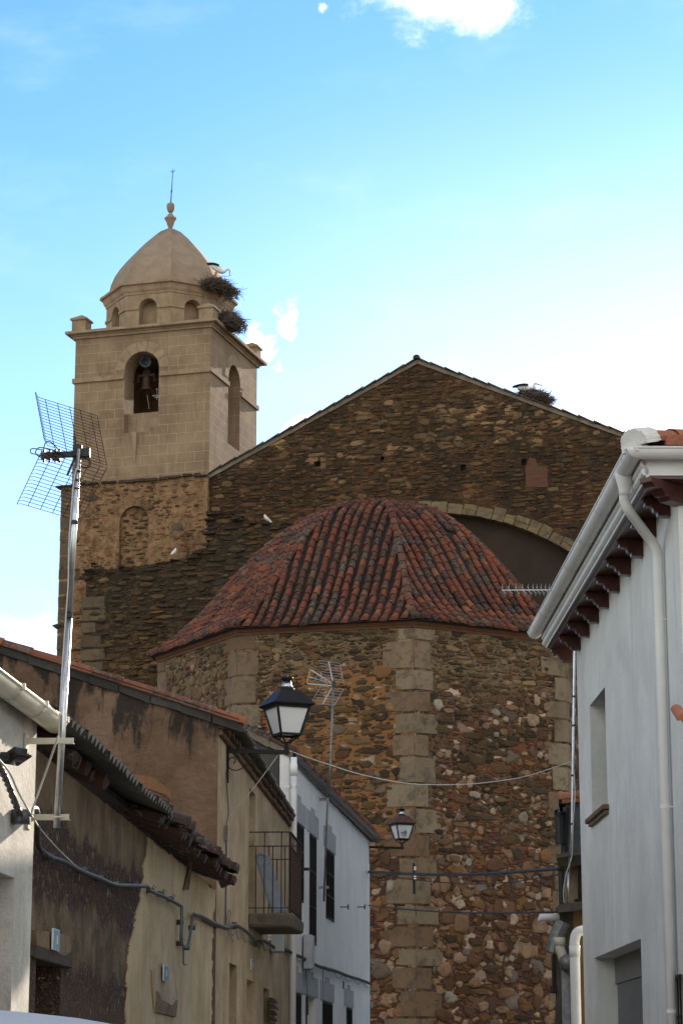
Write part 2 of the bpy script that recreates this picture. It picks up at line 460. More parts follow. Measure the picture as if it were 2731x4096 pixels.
def mat_tower_low():
    m, N = newmat('rubble_tower'); uv = UV(N); u, v, _ = N.sep(uv)
    pal = [(0, (.05, .035, .022)), (.25, (.09, .06, .035)), (.45, (.16, .07, .04)), (.6, (.12, .085, .05)), (.75, (.055, .045, .035)), (.88, (.2, .14, .085))]
    c, h, msk = rubble(N, uv, .17, 2.1, pal, (.26, .175, .105), .18, .14, 3., keep=.6)
    # thick old render over most of it, darker and barer lower down
    q = N.m('ADD', N.noise(uv, .9, 6, .68, .4), N.m('MULTIPLY', N.step(v, 12.5, 16.5), .16))
    cover = N.step(q, .56, .66)
    pl = N.mix(N.step(N.noise(uv, 3.5, 7, .75), .32, .68), (.105, .066, .038), (.34, .235, .15))
    c = N.mix(N.m('MULTIPLY', cover, .88), c, pl)
    low = N.step(v, 14.5, 11.0)
    c = N.mix(N.m('MULTIPLY', low, .55), c, (.055, .038, .018))
    drk = N.step(N.noise(N.map(uv, (1, .6, 1), (2, 5, 0)), 1.5, 7, .72), .52, .66)
    c = N.mix(N.m('MULTIPLY', drk, .72), c, (.055, .038, .024))
    c = N.mix(1.0, c, (.98, .84, .68), 'MULTIPLY')
    finish(N, c, .92, N.m('ADD', N.m('MULTIPLY', h, N.m('SUBTRACT', 1.1, cover)), N.m('MULTIPLY', N.noise(uv, 20, 4), .25)), .04, .9)
    return m
def mat_apse():
    m, N = newmat('rubble_apse'); uv = UV(N); u, v, _ = N.sep(uv)
    wob = N.m('MULTIPLY', N.m('SUBTRACT', N.noise(uv, .55, 5, .65, .3), .5), 4.2)
    vv = N.m('ADD', v, wob)
    # upper: thin slates in grey mortar
    palA = [(0, (.045, .034, .024)), (.22, (.085, .06, .035)), (.42, (.13, .095, .055)), (.58, (.10, .085, .07)), (.7, (.19, .145, .095)), (.82, (.11, .05, .025)), (.9, (.25, .20, .15))]
    cA, hA, _ = rubble(N, uv, .18, 2.3, palA, (.165, .135, .098), .13, .11, keep=.5)
    # middle: orange lime with dark flat stones
    palB = [(0, (.04, .032, .026)), (.25, (.062, .048, .03)), (.45, (.085, .07, .04)), (.6, (.17, .085, .05)), (.74, (.2, .16, .13)), (.85, (.36, .31, .28))]
    cB, hB, _ = rubble(N, uv, .25, 1.9, palB, (.235, .13, .062), .19, .12, 6., keep=.5)
    # lower: round field stones, pink, purple, white quartz
    palC = [(0, (.085, .045, .028)), (.14, (.14, .085, .055)), (.3, (.20, .12, .08)), (.44, (.10, .058, .055)), (.56, (.26, .175, .13)), (.70, (.30, .25, .23)), (.78, (.16, .095, .04)), (.88, (.38, .33, .30)), (.94, (.17, .165, .18))]
    cC, hC, _ = rubble(N, uv, .36, 1.2, palC, (.072, .042, .026), .085, .10, 12., keep=.42, small=.5)
    # between: dark slates and quartz lumps, little mortar
    palD = [(0, (.035, .028, .02)), (.25, (.06, .045, .025)), (.45, (.085, .055, .035)), (.6, (.14, .06, .035)), (.72, (.27, .21, .18)), (.85, (.42, .37, .35)), (.94, (.12, .10, .10))]
    cD, hD, _ = rubble(N, uv, .27, 1.6, palD, (.12, .078, .05), .10, .12, 21., keep=.5)
    mixf = lambda f, a, b: N.n('ShaderNodeMix', {0: f, 2: a, 3: b}).outputs[0]
    ox = N.sep(OBJ(N))[0]
    bx = N.m('MULTIPLY', N.step(ox, 2.75, 2.3), N.step(ox, -2.3, -1.2))
    bq = N.m('ADD', N.noise(N.map(uv, (1, 1, 1), (8, 2, 0)), .45, 5, .62), N.m('MULTIPLY', N.m('SUBTRACT', bx, .5), .34))
    fB = N.m('MULTIPLY', N.m('MULTIPLY', N.step(vv, 12.5, 11.9), N.step(vv, 6.4, 7.6)), N.step(bq, .53, .60))
    fD = N.step(vv, 11.9, 11.2)
    fC = N.step(vv, 8.3, 7.2)
    c = N.mix(fD, cA, cD); h = mixf(fD, hA, hD)
    c = N.mix(fB, c, cB); h = mixf(fB, h, hB)
    c = N.mix(fC, c, cC); h = mixf(fC, h, hC)
    br = N.m('MULTIPLY', N.step(N.noise(N.map(uv, (.7, 2.2, 1), (1, 9, 0)), .8, 4, .6), .66, .70), N.step(vv, 11.8, 10.8))
    bt = N.n('ShaderNodeTexBrick', {'Vector': uv, 'Color1': (.19, .07, .04, 1), 'Color2': (.13, .05, .03, 1), 'Mortar': (.17, .115, .075, 1), 'Scale': 1., 'Mortar Size': .012, 'Brick Width': .3, 'Row Height': .065})
    c = N.mix(N.m('MULTIPLY', br, .85), c, bt.outputs[0])
    st = N.step(N.noise(N.map(uv, (1.2, .35, 1), (3, 1, 0)), .8, 6, .65), .52, .72)
    c = N.mix(N.m('MULTIPLY', st, .42), c, (.05, .036, .018))
    c = N.mix(1.0, c, (1.03, .86, .64), 'MULTIPLY')
    finish(N, c, .9, h, .06, 1.0)
    return m
def mat_render(name, lo, hi, streak=(.1, .08, .06), sk=.35, scale=1.4, bump=.008, patch=None, pk=0., rough=.9, stretch=.12, fine=22):
    """wall render: cloudy tone, vertical runs, optional patches of another colour"""
    m, N = newmat(name); uv = UV(N)
    a = N.noise(uv, scale, 7, .68, .3)
    c = N.mix(N.step(a, .28, .74), lo, hi)
    g = N.noise(uv, fine, 5, .7)
    c = N.mix(.30, c, N.comb(g, g, g), 'OVERLAY')
    s = N.noise(N.map(uv, (1, stretch, 1), (2.2, 7.1, 0)), 5.5, 6, .68)
    c = N.mix(N.m('MULTIPLY', N.step(s, .50, .78), sk), c, streak)
    if patch:
        q = N.noise(N.map(uv, (1, .8, 1), (11, 4, 0)), .9, 7, .7, .5)
        c = N.mix(N.m('MULTIPLY', N.step(q, .50, .58), pk), c, patch)
    finish(N, c, rough, N.m('ADD', g, N.m('MULTIPLY', a, .8)), bump, .8)
    return m
def mat_ashlar(name, lo, hi, line, rw=.63, rh=.335):
    """tower render with painted ashlar joints"""
    m, N = newmat(name); uv = UV(N)
    a = N.noise(uv, .8, 7, .68, .2)
    c = N.mix(N.step(a, .28, .74), lo, hi)
    b = N.n('ShaderNodeTexBrick', {'Vector': uv, 'Color1': (1, 1, 1, 1), 'Color2': (.96, .96, .96, 1), 'Mortar': (0, 0, 0, 1), 'Scale': 1., 'Mortar Size': .007, 'Mortar Smooth': .2, 'Brick Width': rw, 'Row Height': rh})
    c = N.mix(1.0, c, N.mix(.9, (1, 1, 1), N.mix(b.outputs['Fac'], b.outputs['Color'], (1, 1, 1))), 'MULTIPLY')
    worn = N.step(N.noise(uv, 1.3, 4, .6), .30, .52)
    c = N.mix(N.m('MULTIPLY', b.outputs['Fac'], N.m('MULTIPLY', worn, .75)), c, line)
    s = N.noise(N.map(uv, (1, .13, 1)), 3.2, 6, .66)
    c = N.mix(N.m('MULTIPLY', N.step(s, .50, .74), .55), c, (.115, .078, .048))
    g = N.noise(uv, 30, 4, .7)
    c = N.mix(.2, c, N.comb(g, g, g), 'OVERLAY')
    finish(N, c, .92, N.m('ADD', g, N.m('MULTIPLY', b.outputs['Fac'], .5)), .006, .8)
    return m
def mat_stone(name, cols, lichen=(.05, .045, .04), lk=.4, bump=.01, grain=60):
    """cut stone, a tone per block"""
    m, N = newmat(name); o = OBJ(N); r = ISL(N)
    c = N.ramp(r, cols)
    g = N.noise(o, grain, 4, .75); a = N.noise(o, 2.1, 7, .7)
    c = N.mix(.4, c, N.comb(g, g, g), 'OVERLAY')
    c = N.mix(N.m('MULTIPLY', N.step(a, .50, .75), lk), c, lichen)
    bl = N.noise(N.map(o, (1, 1, .55)), .8, 6, .68, .3); kk = N.m('ADD', .48, N.m('MULTIPLY', bl, 1.05)); c = N.mix(1.0, c, N.comb(kk, kk, kk), 'MULTIPLY')
    sm = N.noise(o, 4.2, 7, .74, .5); c = N.mix(N.m('MULTIPLY', N.step(sm, .50, .60), .65), c, tuple(x * .45 + .03 for x in cols[0][1]))
    finish(N, c, .9, N.m('ADD', g, N.m('MULTIPLY', a, 1.5)), bump, .8)
    return m
def mat_tile(name, cols, lichen=(.20, .185, .16), lk=.8, dark=(.028, .022, .018), dk=.7):
    """clay tiles: a tone per tile, lichen spots, soot"""
    m, N = newmat(name); o = OBJ(N); r = ISL(N)
    c = N.ramp(r, cols)
    r2 = N.n('ShaderNodeTexWhiteNoise', {'W': N.m('MULTIPLY', r, 913.)}, noise_dimensions='1D').outputs[0]
    n = N.noise(o, 9, 6, .7)
    c = N.mix(N.m('MULTIPLY', N.step(N.m('ADD', n, N.m('MULTIPLY', r2, .30)), .60, .80), dk), c, dark)
    l = N.noise(N.map(o, (1, 1, 1), (5, 3, 1)), 16, 5, .65)
    big = N.noise(o, .8, 3, .6)
    c = N.mix(N.m('MULTIPLY', N.step(N.m('ADD', l, N.m('ADD', N.m('MULTIPLY', r2, .16), N.m('MULTIPLY', N.m('SUBTRACT', big, .5), .55))), .64, .74), lk), c, lichen)
    finish(N, c, .88, N.m('ADD', n, l), .012, .8)
    return m
def mat_brick(name, c1, c2, mo, w_=.26, h_=.06):
    m, N = newmat(name); uv = UV(N)
    b = N.n('ShaderNodeTexBrick', {'Vector': uv, 'Color1': (*c1, 1), 'Color2': (*c2, 1), 'Mortar': (*mo, 1), 'Scale': 1., 'Mortar Size': .009, 'Brick Width': w_, 'Row Height': h_})
    n = N.noise(uv, 6, 6, .7)
    c = N.mix(N.m('MULTIPLY', N.step(n, .5, .75), .6), b.outputs[0], (.05, .035, .025))
    finish(N, c, .9, N.m('SUBTRACT', n, b.outputs['Fac']), .015, .8)
    return m

U_SPLIT = 40.0
M_gable = mat_gable(); M_ruin = mat_ruin(); M_tlow = mat_tower_low(); M_apse = mat_apse()
M_ash = mat_ashlar('tower_render', (.20, .134, .080), (.335, .235, .145), (.47, .39, .28))
M_trim = mat_render('tower_trim', (.235, .163, .10), (.38, .278, .18), (.085, .06, .04), .62, 1.6, .006, stretch=.25)
M_dome = mat_render('dome_render', (.215, .158, .108), (.35, .268, .188), (.14, .105, .075), .45, .9, .006, stretch=.3)
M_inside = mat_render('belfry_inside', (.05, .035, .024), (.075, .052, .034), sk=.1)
M_granite = mat_stone('granite', [(0, (.13, .090, .052)), (.3, (.19, .142, .088)), (.65, (.23, .175, .112)), (1, (.155, .088, .046))], (.082, .046, .025), .85, .02, 26)
M_corner = mat_stone('old_corner_stone', [(0, (.085, .058, .032)), (.5, (.13, .092, .052)), (1, (.10, .075, .046))], (.045, .032, .02), .8, .016, 22)
def mat_wallstone(name, stops, rough=.85, vein=.35, lich=(.05, .04, .025), lk=.3, smear=.6, mort=(.105, .068, .038)):
    m, N = newmat(name); o = OBJ(N); r = ISL(N)
    c = N.ramp(r, stops, 'CONSTANT')
    v = N.noise(o, 7, 7, .75, .6); g = N.noise(o, 40, 4, .7)
    k = N.m('ADD', .62, N.m('MULTIPLY', v, .80)); c = N.mix(1.0, c, N.comb(k, k, k), 'MULTIPLY')
    c = N.mix(vein, c, N.comb(g, g, g), 'OVERLAY')
    c = N.mix(N.m('MULTIPLY', N.step(N.noise(o, 3.1, 5, .7), .52, .70), lk), c, lich)
    bl = N.noise(o, .55, 5, .65, .3); kk = N.m('ADD', .10, N.m('MULTIPLY', bl, 1.75)); c = N.mix(1.0, c, N.comb(kk, kk, kk), 'MULTIPLY')
    sm = N.noise(N.map(o, (1, 1, 1), (3, 1, 2)), 2.3, 7, .75, .4)
    c = N.mix(N.m('MULTIPLY', N.step(sm, .50, .62), smear), c, N.mix(N.noise(o, 8, 5, .7), tuple(x * .6 for x in mort), tuple(x * 1.3 for x in mort)))
    st = N.noise(N.map(o, (1.3, 1.3, .4)), .9, 6, .65)
    c = N.mix(N.m('MULTIPLY', N.step(st, .50, .70), .5), c, (.050, .030, .015))
    c = N.mix(1.0, c, (1.02, .89, .70), 'MULTIPLY')
    finish(N, c, rough, N.m('ADD', v, g), .02, .8)
    return m
M_s_slate = mat_wallstone('slate_stone', [(0, (.040, .028, .018)), (.18, (.070, .046, .024)), (.36, (.095, .062, .030)), (.5, (.060, .048, .034)), (.64, (.13, .088, .048)), (.78, (.095, .05, .026)), (.9, (.15, .105, .062))], smear=.8)
M_s_field = mat_wallstone('field_stone', [(0, (.115, .06, .036)), (.15, (.185, .115, .07)), (.3, (.235, .15, .10)), (.42, (.125, .07, .058)), (.54, (.29, .20, .135)), (.66, (.18, .10, .042)), (.78, (.26, .19, .15)), (.9, (.15, .12, .105))])
M_s_quartz = mat_wallstone('quartz_stone', [(0, (.33, .265, .215)), (.35, (.42, .355, .30)), (.6, (.30, .205, .16)), (.8, (.29, .285, .28))], .75, .5, (.16, .09, .055), .6, .5)
M_s_brick = mat_wallstone('brick_bit', [(0, (.17, .06, .032)), (.5, (.22, .085, .045)), (.8, (.12, .05, .03))])
M_s_dark = mat_wallstone('dark_slate', [(0, (.038, .028, .019)), (.3, (.062, .044, .025)), (.55, (.088, .060, .031)), (.75, (.052, .044, .035)), (.9, (.13, .088, .045))])
M_s_pale = mat_wallstone('pale_block', [(0, (.17, .12, .072)), (.4, (.225, .165, .105)), (.75, (.135, .09, .05))])
M_arch = mat_stone('arch_stone', [(0, (.165, .118, .06)), (.5, (.21, .152, .08)), (1, (.135, .10, .06))], (.045, .034, .024), .9, .02, 20)
M_verge = mat_stone('verge_mortar', [(0, (.19, .155, .115)), (1, (.25, .205, .15))], (.06, .05, .04), .5)
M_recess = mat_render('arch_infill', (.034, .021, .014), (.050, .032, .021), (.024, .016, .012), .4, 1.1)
M_tile = mat_tile('apse_tiles', [(0, (.070, .030, .019)), (.18, (.150, .045, .025)), (.4, (.195, .055, .030)), (.6, (.12, .040, .024)), (.78, (.225, .068, .036)), (.88, (.095, .050, .034)), (.94, (.18, .085, .04)), (1, (.25, .095, .052))], (.165, .145, .115), .5, dk=.9)
M_tile_old = mat_tile('old_tiles', [(0, (.038, .021, .016)), (.5, (.075, .032, .021)), (1, (.055, .036, .027))], lk=.5, dk=.95)
M_tile_new = mat_tile('new_tiles', [(0, (.34, .12, .062)), (.5, (.40, .15, .08)), (1, (.30, .10, .055))], lk=.25, dk=.35)
M_bed = plain('tile_bed', (.020, .015, .012), .95, var=.4, scale=12, bump=.02)
M_brick = mat_brick('old_brick', (.20, .075, .04), (.13, .05, .03), (.14, .095, .065))
M_brickp = mat_brick('brick_patch', (.15, .055, .032), (.10, .042, .026), (.10, .066, .04), .30, .085)
M_cornb = mat_brick('cornice_brick', (.17, .068, .03), (.13, .05, .024), (.10, .06, .035), .25, .06)
M_white = mat_render('white_paint', (.60, .595, .565), (.77, .762, .725), (.36, .345, .305), .5, .8, .006, (.58, .57, .53), .35, stretch=.07)
M_whitef = mat_render('white_paint_old', (.68, .68, .665), (.80, .80, .785), (.38, .33, .27), .30, .9, .005, stretch=.10)
M_beige = mat_render('beige_render', (.27, .195, .115), (.48, .375, .245), (.14, .10, .062), .75, 1.3, .010, stretch=.10)
M_cream = mat_render('cream_render', (.36, .25, .135), (.56, .425, .26), (.17, .115, .062), .7, 1.2, .012, (.44, .35, .24), .4, stretch=.12)
M_brown = mat_render('brown_stucco', (.135, .085, .056), (.235, .15, .10), (.075, .05, .036), .3, 1.3, .03, (.30, .20, .135), .25, stretch=.5, fine=13)
def mat_adobe():
    """old adobe: bands of bared rubble between bands of tan mud render, by height, with ragged edges"""
    m, N = newmat('adobe'); uv = UV(N); u, v, _ = N.sep(uv)
    pal = [(0, (.050, .028, .019)), (.25, (.10, .052, .031)), (.5, (.14, .075, .045)), (.7, (.065, .045, .032)), (.84, (.20, .13, .085)), (.94, (.32, .27, .22))]
    c, h, k = rubble(N, uv, .06, 1.0, pal, (.075, .044, .028), .13, .14, 2., keep=.6)
    s = N.noise(N.map(uv, (1, .1, 1), (1, 7, 0)), 6, 6, .7)
    c = N.mix(N.m('MULTIPLY', N.step(s, .5, .72), .5), c, (.03, .021, .014))
    rag = N.m('MULTIPLY', N.m('SUBTRACT', N.noise(N.map(uv, (1, .55, 1), (3, 3, 0)), 1.3, 8, .72, .4), .5), .9)
    vv = N.m('ADD', v, rag)
    tan1 = N.step(vv, 3.33, 3.42)
    tan2 = N.m('MULTIPLY', N.step(vv, 2.36, 2.48), N.step(vv, 2.88, 2.78))
    tan = N.m('MAXIMUM', tan1, tan2)
    t = N.mix(N.step(N.noise(uv, 1.8, 7, .7, .3), .3, .72), (.13, .082, .045), (.30, .20, .115))
    t = N.mix(N.m('MULTIPLY', N.step(s, .48, .68), .65), t, (.055, .036, .02))
    t = N.mix(N.m('MULTIPLY', tan2, N.step(N.noise(uv, 2.5, 5, .7), .45, .6)), t, (.085, .07, .03))
    c = N.mix(N.m('MULTIPLY', tan, .92), c, t)
    low = N.m('MULTIPLY', N.step(vv, 2.3, 2.1), .55)
    c = N.mix(low, c, N.mix(N.noise(uv, 14, 6, .75), (.07, .043, .026), (.18, .11, .068)))
    finish(N, c, .95, N.m('ADD', N.m('MULTIPLY', h, N.m('SUBTRACT', 1.0, N.m('MULTIPLY', tan, .8))), N.noise(uv, 25, 4, .7)), .05, 1.0)
    return m
M_adobe = mat_adobe()
M_greyw = mat_render('grey_render', (.38, .36, .325), (.60, .57, .52), (.17, .155, .13), .55, 1.8, .012, stretch=.2, fine=26)
M_pebble = mat_render('pebble_render', (.055, .050, .046), (.105, .095, .088), (.03, .028, .026), .3, 3, .03, fine=30)
M_cement = mat_render('cement_wall', (.085, .088, .092), (.15, .152, .157), (.05, .05, .05), .35, 1.3, .008)
M_ochre = mat_render('ochre_wall', (.42, .25, .09), (.52, .33, .13), (.16, .09, .03), .6, 2, .006)
M_fibre = mat_render('fibre_cement', (.085, .082, .074), (.15, .145, .132), (.04, .038, .034), .5, 2.5, .008, stretch=.6)
M_concrete = mat_render('old_concrete', (.075, .065, .045), (.14, .125, .095), (.03, .027, .02), .6, 3.0, .015, stretch=.5)
M_lintel = plain('grey_paint', (.37, .38, .40), .85, var=.08, scale=5)
M_wood = plain('red_wood', (.058, .017, .012), .34, var=.35, scale=9, spec=.5)
M_olddoor = plain('old_wood', (.05, .034, .024), .8, var=.4, scale=12, bump=.01)
M_shutter = plain('grey_shutter', (.16, .165, .17), .5, var=.15)
M_dark = plain('dark_room', (.010, .010, .012), .8, var=.2)
M_iron = plain('black_iron', (.011, .011, .012), .6, .0, var=.25, scale=20, spec=.25)
M_lampred = plain('rusty_iron', (.075, .026, .013), .6, var=.5, scale=14)
M_rust = plain('brown_iron', (.035, .017, .012), .7, var=.4, scale=16)
M_galv = plain('galvanised', (.55, .56, .57), .28, 1.0, var=.18, scale=14)
M_zinc = plain('zinc_gutter', (.20, .20, .195), .5, .6, var=.35, scale=10)
M_alu = plain('aluminium', (.42, .42, .43), .5, .5, var=.15)
M_pvc = plain('white_pvc', (.72, .71, .69), .5, var=.06, scale=3, spec=.3)
M_pvcc = plain('cream_pvc', (.60, .56, .45), .34, var=.10, scale=4)
M_greypipe = plain('grey_pipe', (.24, .24, .235), .6, var=.35, scale=6)
M_black = plain('black_plastic', (.018, .018, .019), .45, var=.2)
M_cable = plain('grey_cable', (.075, .078, .082), .42, var=.4, scale=30, spec=.5)
M_wire = plain('white_wire', (.50, .49, .46), .5, var=.1)
M_orange = plain('orange_plastic', (.42, .19, .04), .5)
M_blue = plain('blue_enamel', (.075, .20, .30), .35, var=.2)
M_enamelw = plain('white_enamel', (.68, .70, .72), .35)
M_twig = plain('twigs', (.115, .09, .072), .9, var=.5, scale=7)
M_fwhite = plain('white_feathers', (.74, .71, .66), .85, var=.1)
M_fblack = plain('black_feathers', (.012, .013, .018), .5, var=.3)
M_beak = plain('red_beak', (.33, .07, .03), .5)
M_bronze = plain('old_bronze', (.070, .034, .022), .6, .3, var=.35)
M_speaker = plain('grey_horn', (.045, .058, .072), .4, var=.2)
M_car = plain('car_paint', (.46, .455, .44), .5, 0., var=.02, spec=.25)
M_carglass = plain('car_glass', (.015, .017, .02), .05, var=.1, spec=.8)
M_tyre = plain('rubber', (.016, .016, .016), .85)
M_rim = plain('wheel_rim', (.4, .4, .41), .3, .8)
M_lampoff = plain('headlight', (.5, .5, .5), .1)
M_lred = plain('tail_light', (.25, .01, .01), .2)
def mat_glass():
    m, N = newmat('milky_glass')
    n = N.noise(OBJ(N), 5, 5, .6)
    c = N.mix(n, (.88, .89, .90), (.95, .95, .95))
    d = N.n('ShaderNodeBsdfDiffuse', {0: c}); t = N.n('ShaderNodeBsdfTranslucent', {0: c})
    g = N.n('ShaderNodeBsdfGlossy', {0: (1, 1, 1, 1), 1: .15})
    a = N.n('ShaderNodeMixShader', {0: .45, 1: d.outputs[0], 2: t.outputs[0]})
    b = N.n('ShaderNodeMixShader', {0: .06, 1: a.outputs[0], 2: g.outputs[0]})
    N.n('ShaderNodeOutputMaterial', {0: b.outputs[0]})
    return m
M_milk = mat_glass()
def mat_street():
    m, N = newmat('street_paving'); o = OBJ(N)
    n = N.noise(o, 1.2, 7, .7); g = N.noise(o, 60, 4, .7)
    c = N.mix(n, (.16, .15, .135), (.24, .225, .2))
    c = N.mix(.3, c, N.comb(g, g, g), 'OVERLAY')
    finish(N, c, .9, g, .01, .6)
    return m
M_street = mat_street()

# ------------------------------------------------------------------ ground
g = MB(); g.poly([(-1500, -300, 0), (1500, -300, 0), (1500, 2500, 0), (-1500, 2500, 0)])
obj('street', g, M_street, kind='structure')

# ------------------------------------------------------------------ bell tower (built in its own frame: x right, y away, front face at y = -TH)
TR = R(-16.5)
TF_u = Vector((math.cos(TR), math.sin(TR), 0)); TF_d = Vector((-math.sin(TR), math.cos(TR), 0))
TC = Vector((-4.321, 75.8, 0)); TH = 2.41
TP = Plane(*(TC - TF_u * 2 * TH).xy, *TC.xy)
tcen = TC - TF_u * TH + TF_d * TH
YC = tcen.y
tower = thing('bell_tower', 'square bell tower of tan render with white joint lines, rough stone foot and octagonal dome', 'bell tower', tcen, TR)
z_foot = TP.uv(840, 1905)[1]
z_cor = TP.uv(844, 1307)[1]; z_top = TP.uv(858, 1266, .3)[1]
z_s0 = TP.uv(842, 1488)[1]; z_s1 = TP.uv(842, 1469)[1]
z_sill = TP.uv(568, 1727)[1]; z_atop = TP.uv(568, 1406)[1]; z_par = TP.uv(575, 1656, -.5)[1]
AW = 1.22; z_spr = z_atop - AW / 2; ax = TP.uv(568, 1500)[0] - TH
T = .85
def tw(pts): return [Vector(p) for p in pts]
m = MB()
out = [(-TH, z_foot), (TH, z_foot), (TH, z_cor), (-TH, z_cor)]
for sgn in (-1, 1):
    hole = arch_hole(ax if sgn < 0 else 0, AW, z_sill, z_spr, 14)
    m.solid([(x, sgn * TH, z) for x, z in out], (0, -sgn * T, 0), [[(x, sgn * TH, z) for x, z in hole]])
sid = [(-TH + T, z_foot), (TH - T, z_foot), (TH - T, z_cor), (-TH + T, z_cor)]
for sgn in (-1, 1):
    hole = arch_hole(0, AW, z_sill - .1, z_spr, 14)
    m.solid([(sgn * TH, y, z) for y, z in sid], (-sgn * T, 0, 0), [[(sgn * TH, y, z) for y, z in hole]])
shaft = obj('shaft', m, M_ash, tower, local=True)
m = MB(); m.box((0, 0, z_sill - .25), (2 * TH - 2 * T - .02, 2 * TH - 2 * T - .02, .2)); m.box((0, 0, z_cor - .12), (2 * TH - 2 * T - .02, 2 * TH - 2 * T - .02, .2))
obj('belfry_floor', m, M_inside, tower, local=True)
# parapet in the front opening, sunk in the reveal
m = MB(); m.box((ax, -TH + .52, (z_sill + z_par) / 2), (AW - .006, .3, z_par - z_sill)); obj('parapet', m, M_trim, tower, local=True)
# string course, stopping at the openings
m = MB(); pr = .07; zc = (z_s0 + z_s1) / 2; hh = z_s1 - z_s0
for x0, x1 in ((-TH - pr, ax - AW / 2 - .02), (ax + AW / 2 + .02, TH + pr)):
    m.box(((x0 + x1) / 2, -TH - pr / 2 + .02, zc), (x1 - x0, pr + .04, hh))
for y0, y1 in ((-TH + .022 + pr * 0, -AW / 2 - .02), (AW / 2 + .02, TH + pr)):
    for sx in (-1, 1): m.box((sx * (TH + pr / 2 - .02), (y0 + y1) / 2, zc), (pr + .04, y1 - y0, hh))
m.bevel(.008)
obj('string_course', m, M_trim, tower, local=True)
# arch surrounds: voussoirs as thin raised pieces
def voussoirs(m, f, uc, r0, r1, v, n, gap, dep):
    for k in range(n):
        a0 = math.pi * k / n + gap; a1 = math.pi * (k + 1) / n - gap
        loop = arc_pts(uc, v, r0, a0, a1, 4) + arc_pts(uc, v, r1, a1, a0, 4)
        m.solid([f(u, z, 0) for u, z in loop], f(0, 0, dep) - f(0, 0, 0))
m = MB()
fr = lambda u, z, d: Vector((u, -TH - .001 - d, z)); rt = lambda u, z, d: Vector((TH + .001 + d, u, z))
voussoirs(m, fr, ax, AW / 2 + .0, AW / 2 + .36, z_spr, 7, .012, .012)
obj('arch_surround', m, M_trim, tower, local=True); m = MB()
voussoirs(m, rt, 0, AW / 2 + .0, AW / 2 + .36, z_spr, 7, .012, .012)
obj('arch_surround', m, M_trim, tower, local=True)
# rain chute under the front sill
m = MB(); zq = z_sill - .02
m.hexa([(ax - .20, -TH - .001, zq - 1.0), (ax - .16, -TH - .001, zq - 1.0), (ax - .16, -TH - .02, zq - 1.0), (ax - .20, -TH - .02, zq - 1.0)],
       [(ax - .27, -TH - .001, zq), (ax - .10, -TH - .001, zq), (ax - .10, -TH - .14, zq), (ax - .27, -TH - .14, zq)])
obj('chute', m, M_trim, tower, local=True)
# main cornice: square mouldings
q2 = math.sqrt(2); zt = z_top; zb = z_cor
def square(prof): return [(r * q2, z) for r, z in prof]
m = MB(); m.lathe(square([(TH - .3, zb - .02), (TH + .07, zb - .02), (TH + .08, zb + .05), (TH + .12, zb + .06), (TH + .18, zb + .2), (TH + .22, zt - .14), (TH + .28, zt - .12), (TH + .28, zt - .03), (TH - .3, zt + .1)]), (0, 0, 0), 4, R(45))
obj('cornice', m, M_trim, tower, local=True)
# four corner merlons with pyramid caps
zm = zt + .0
for sx in (-1, 1):
    for sy in (-1, 1):
        cx, cy = sx * (TH - .14), sy * (TH - .14)
        m = MB(); m.box((cx, cy, zm + .19), (.50, .50, .38)); k = obj('merlon', m, M_trim, tower, local=True)
        m = MB(); m.lathe(square([(.25, 0), (.30, .02), (.30, .08), (0.001, .27)]), (cx, cy, zm + .38), 4, R(45)); obj('merlon_cap', m, M_trim, k, local=True)
# octagonal drum
cy0 = tcen.y
OR = 2.14; OA = OR * math.cos(R(22.5))
z_d1 = W(712, 1156, YC - 2.3).z; z_d2 = W(710, 1105, YC - 2.5).z
side = 2 * OR * math.sin(R(22.5))
m = MB(); niche = []
zn_top = W(612, 1190, YC - 2.0).z; nw = .64; z0 = zt - .1
for k in range(8):
    g = R(-90 + 45 * k); nrm = Vector((math.cos(g), math.sin(g), 0)); tan = Vector((-math.sin(g), math.cos(g), 0))
    f = lambda u, z, d=0.: nrm * (OA + d) + tan * u + Vector((0, 0, z))
    loop = [(-side / 2, z0), (side / 2, z0), (side / 2, z_d1), (-side / 2, z_d1)]
    hole = arch_hole(0, nw, z0 + .12, zn_top - nw / 2, 10)
    m.solid([f(u, z) for u, z in loop], -nrm * .34, [[f(u, z) for u, z in hole]])
drum = obj('drum', m, M_trim, tower, local=True)
m = MB(); m.lathe([(OR - .40, z0), (OR - .40, z_d1)], (0, 0, 0), 8, R(22.5)); obj('niche_back', m, M_trim, drum, local=True)
m = MB(); zi = zn_top - nw / 2
for k in range(8):
    g = R(-90 + 45 * k); nrm = Vector((math.cos(g), math.sin(g), 0)); tan = Vector((-math.sin(g), math.cos(g), 0))
    for s in (-1, 1):
        u0, u1 = sorted((s * nw / 2 + s * .01, s * (side / 2 + .015)))
        m.box(nrm * (OA + .02) + tan * (u0 + u1) / 2 + Vector((0, 0, zi)), (u1 - u0, .05, .09), rot=g + R(90))
    loop = arc_pts(0, zi, nw / 2 + .005, 0, math.pi, 10) + arc_pts(0, zi, nw / 2 + .17, math.pi, 0, 10)
    m.solid([nrm * (OA + .001) + tan * u + Vector((0, 0, z)) for u, z in loop], nrm * .018)
obj('impost_band', m, M_trim, drum, local=True)
m = MB(); m.lathe([(OR - .5, z_d1 - .03), (OR + .03, z_d1 - .03), (OR + .04, z_d1 + .03), (OR + .10, z_d1 + .10), (OR + .15, z_d2 - .12), (OR + .24, z_d2 - .10), (OR + .24, z_d2 - .02), (OR - .5, z_d2 + .06)], (0, 0, 0), 8, R(22.5))
obj('drum_cornice', m, M_trim, tower, local=True)
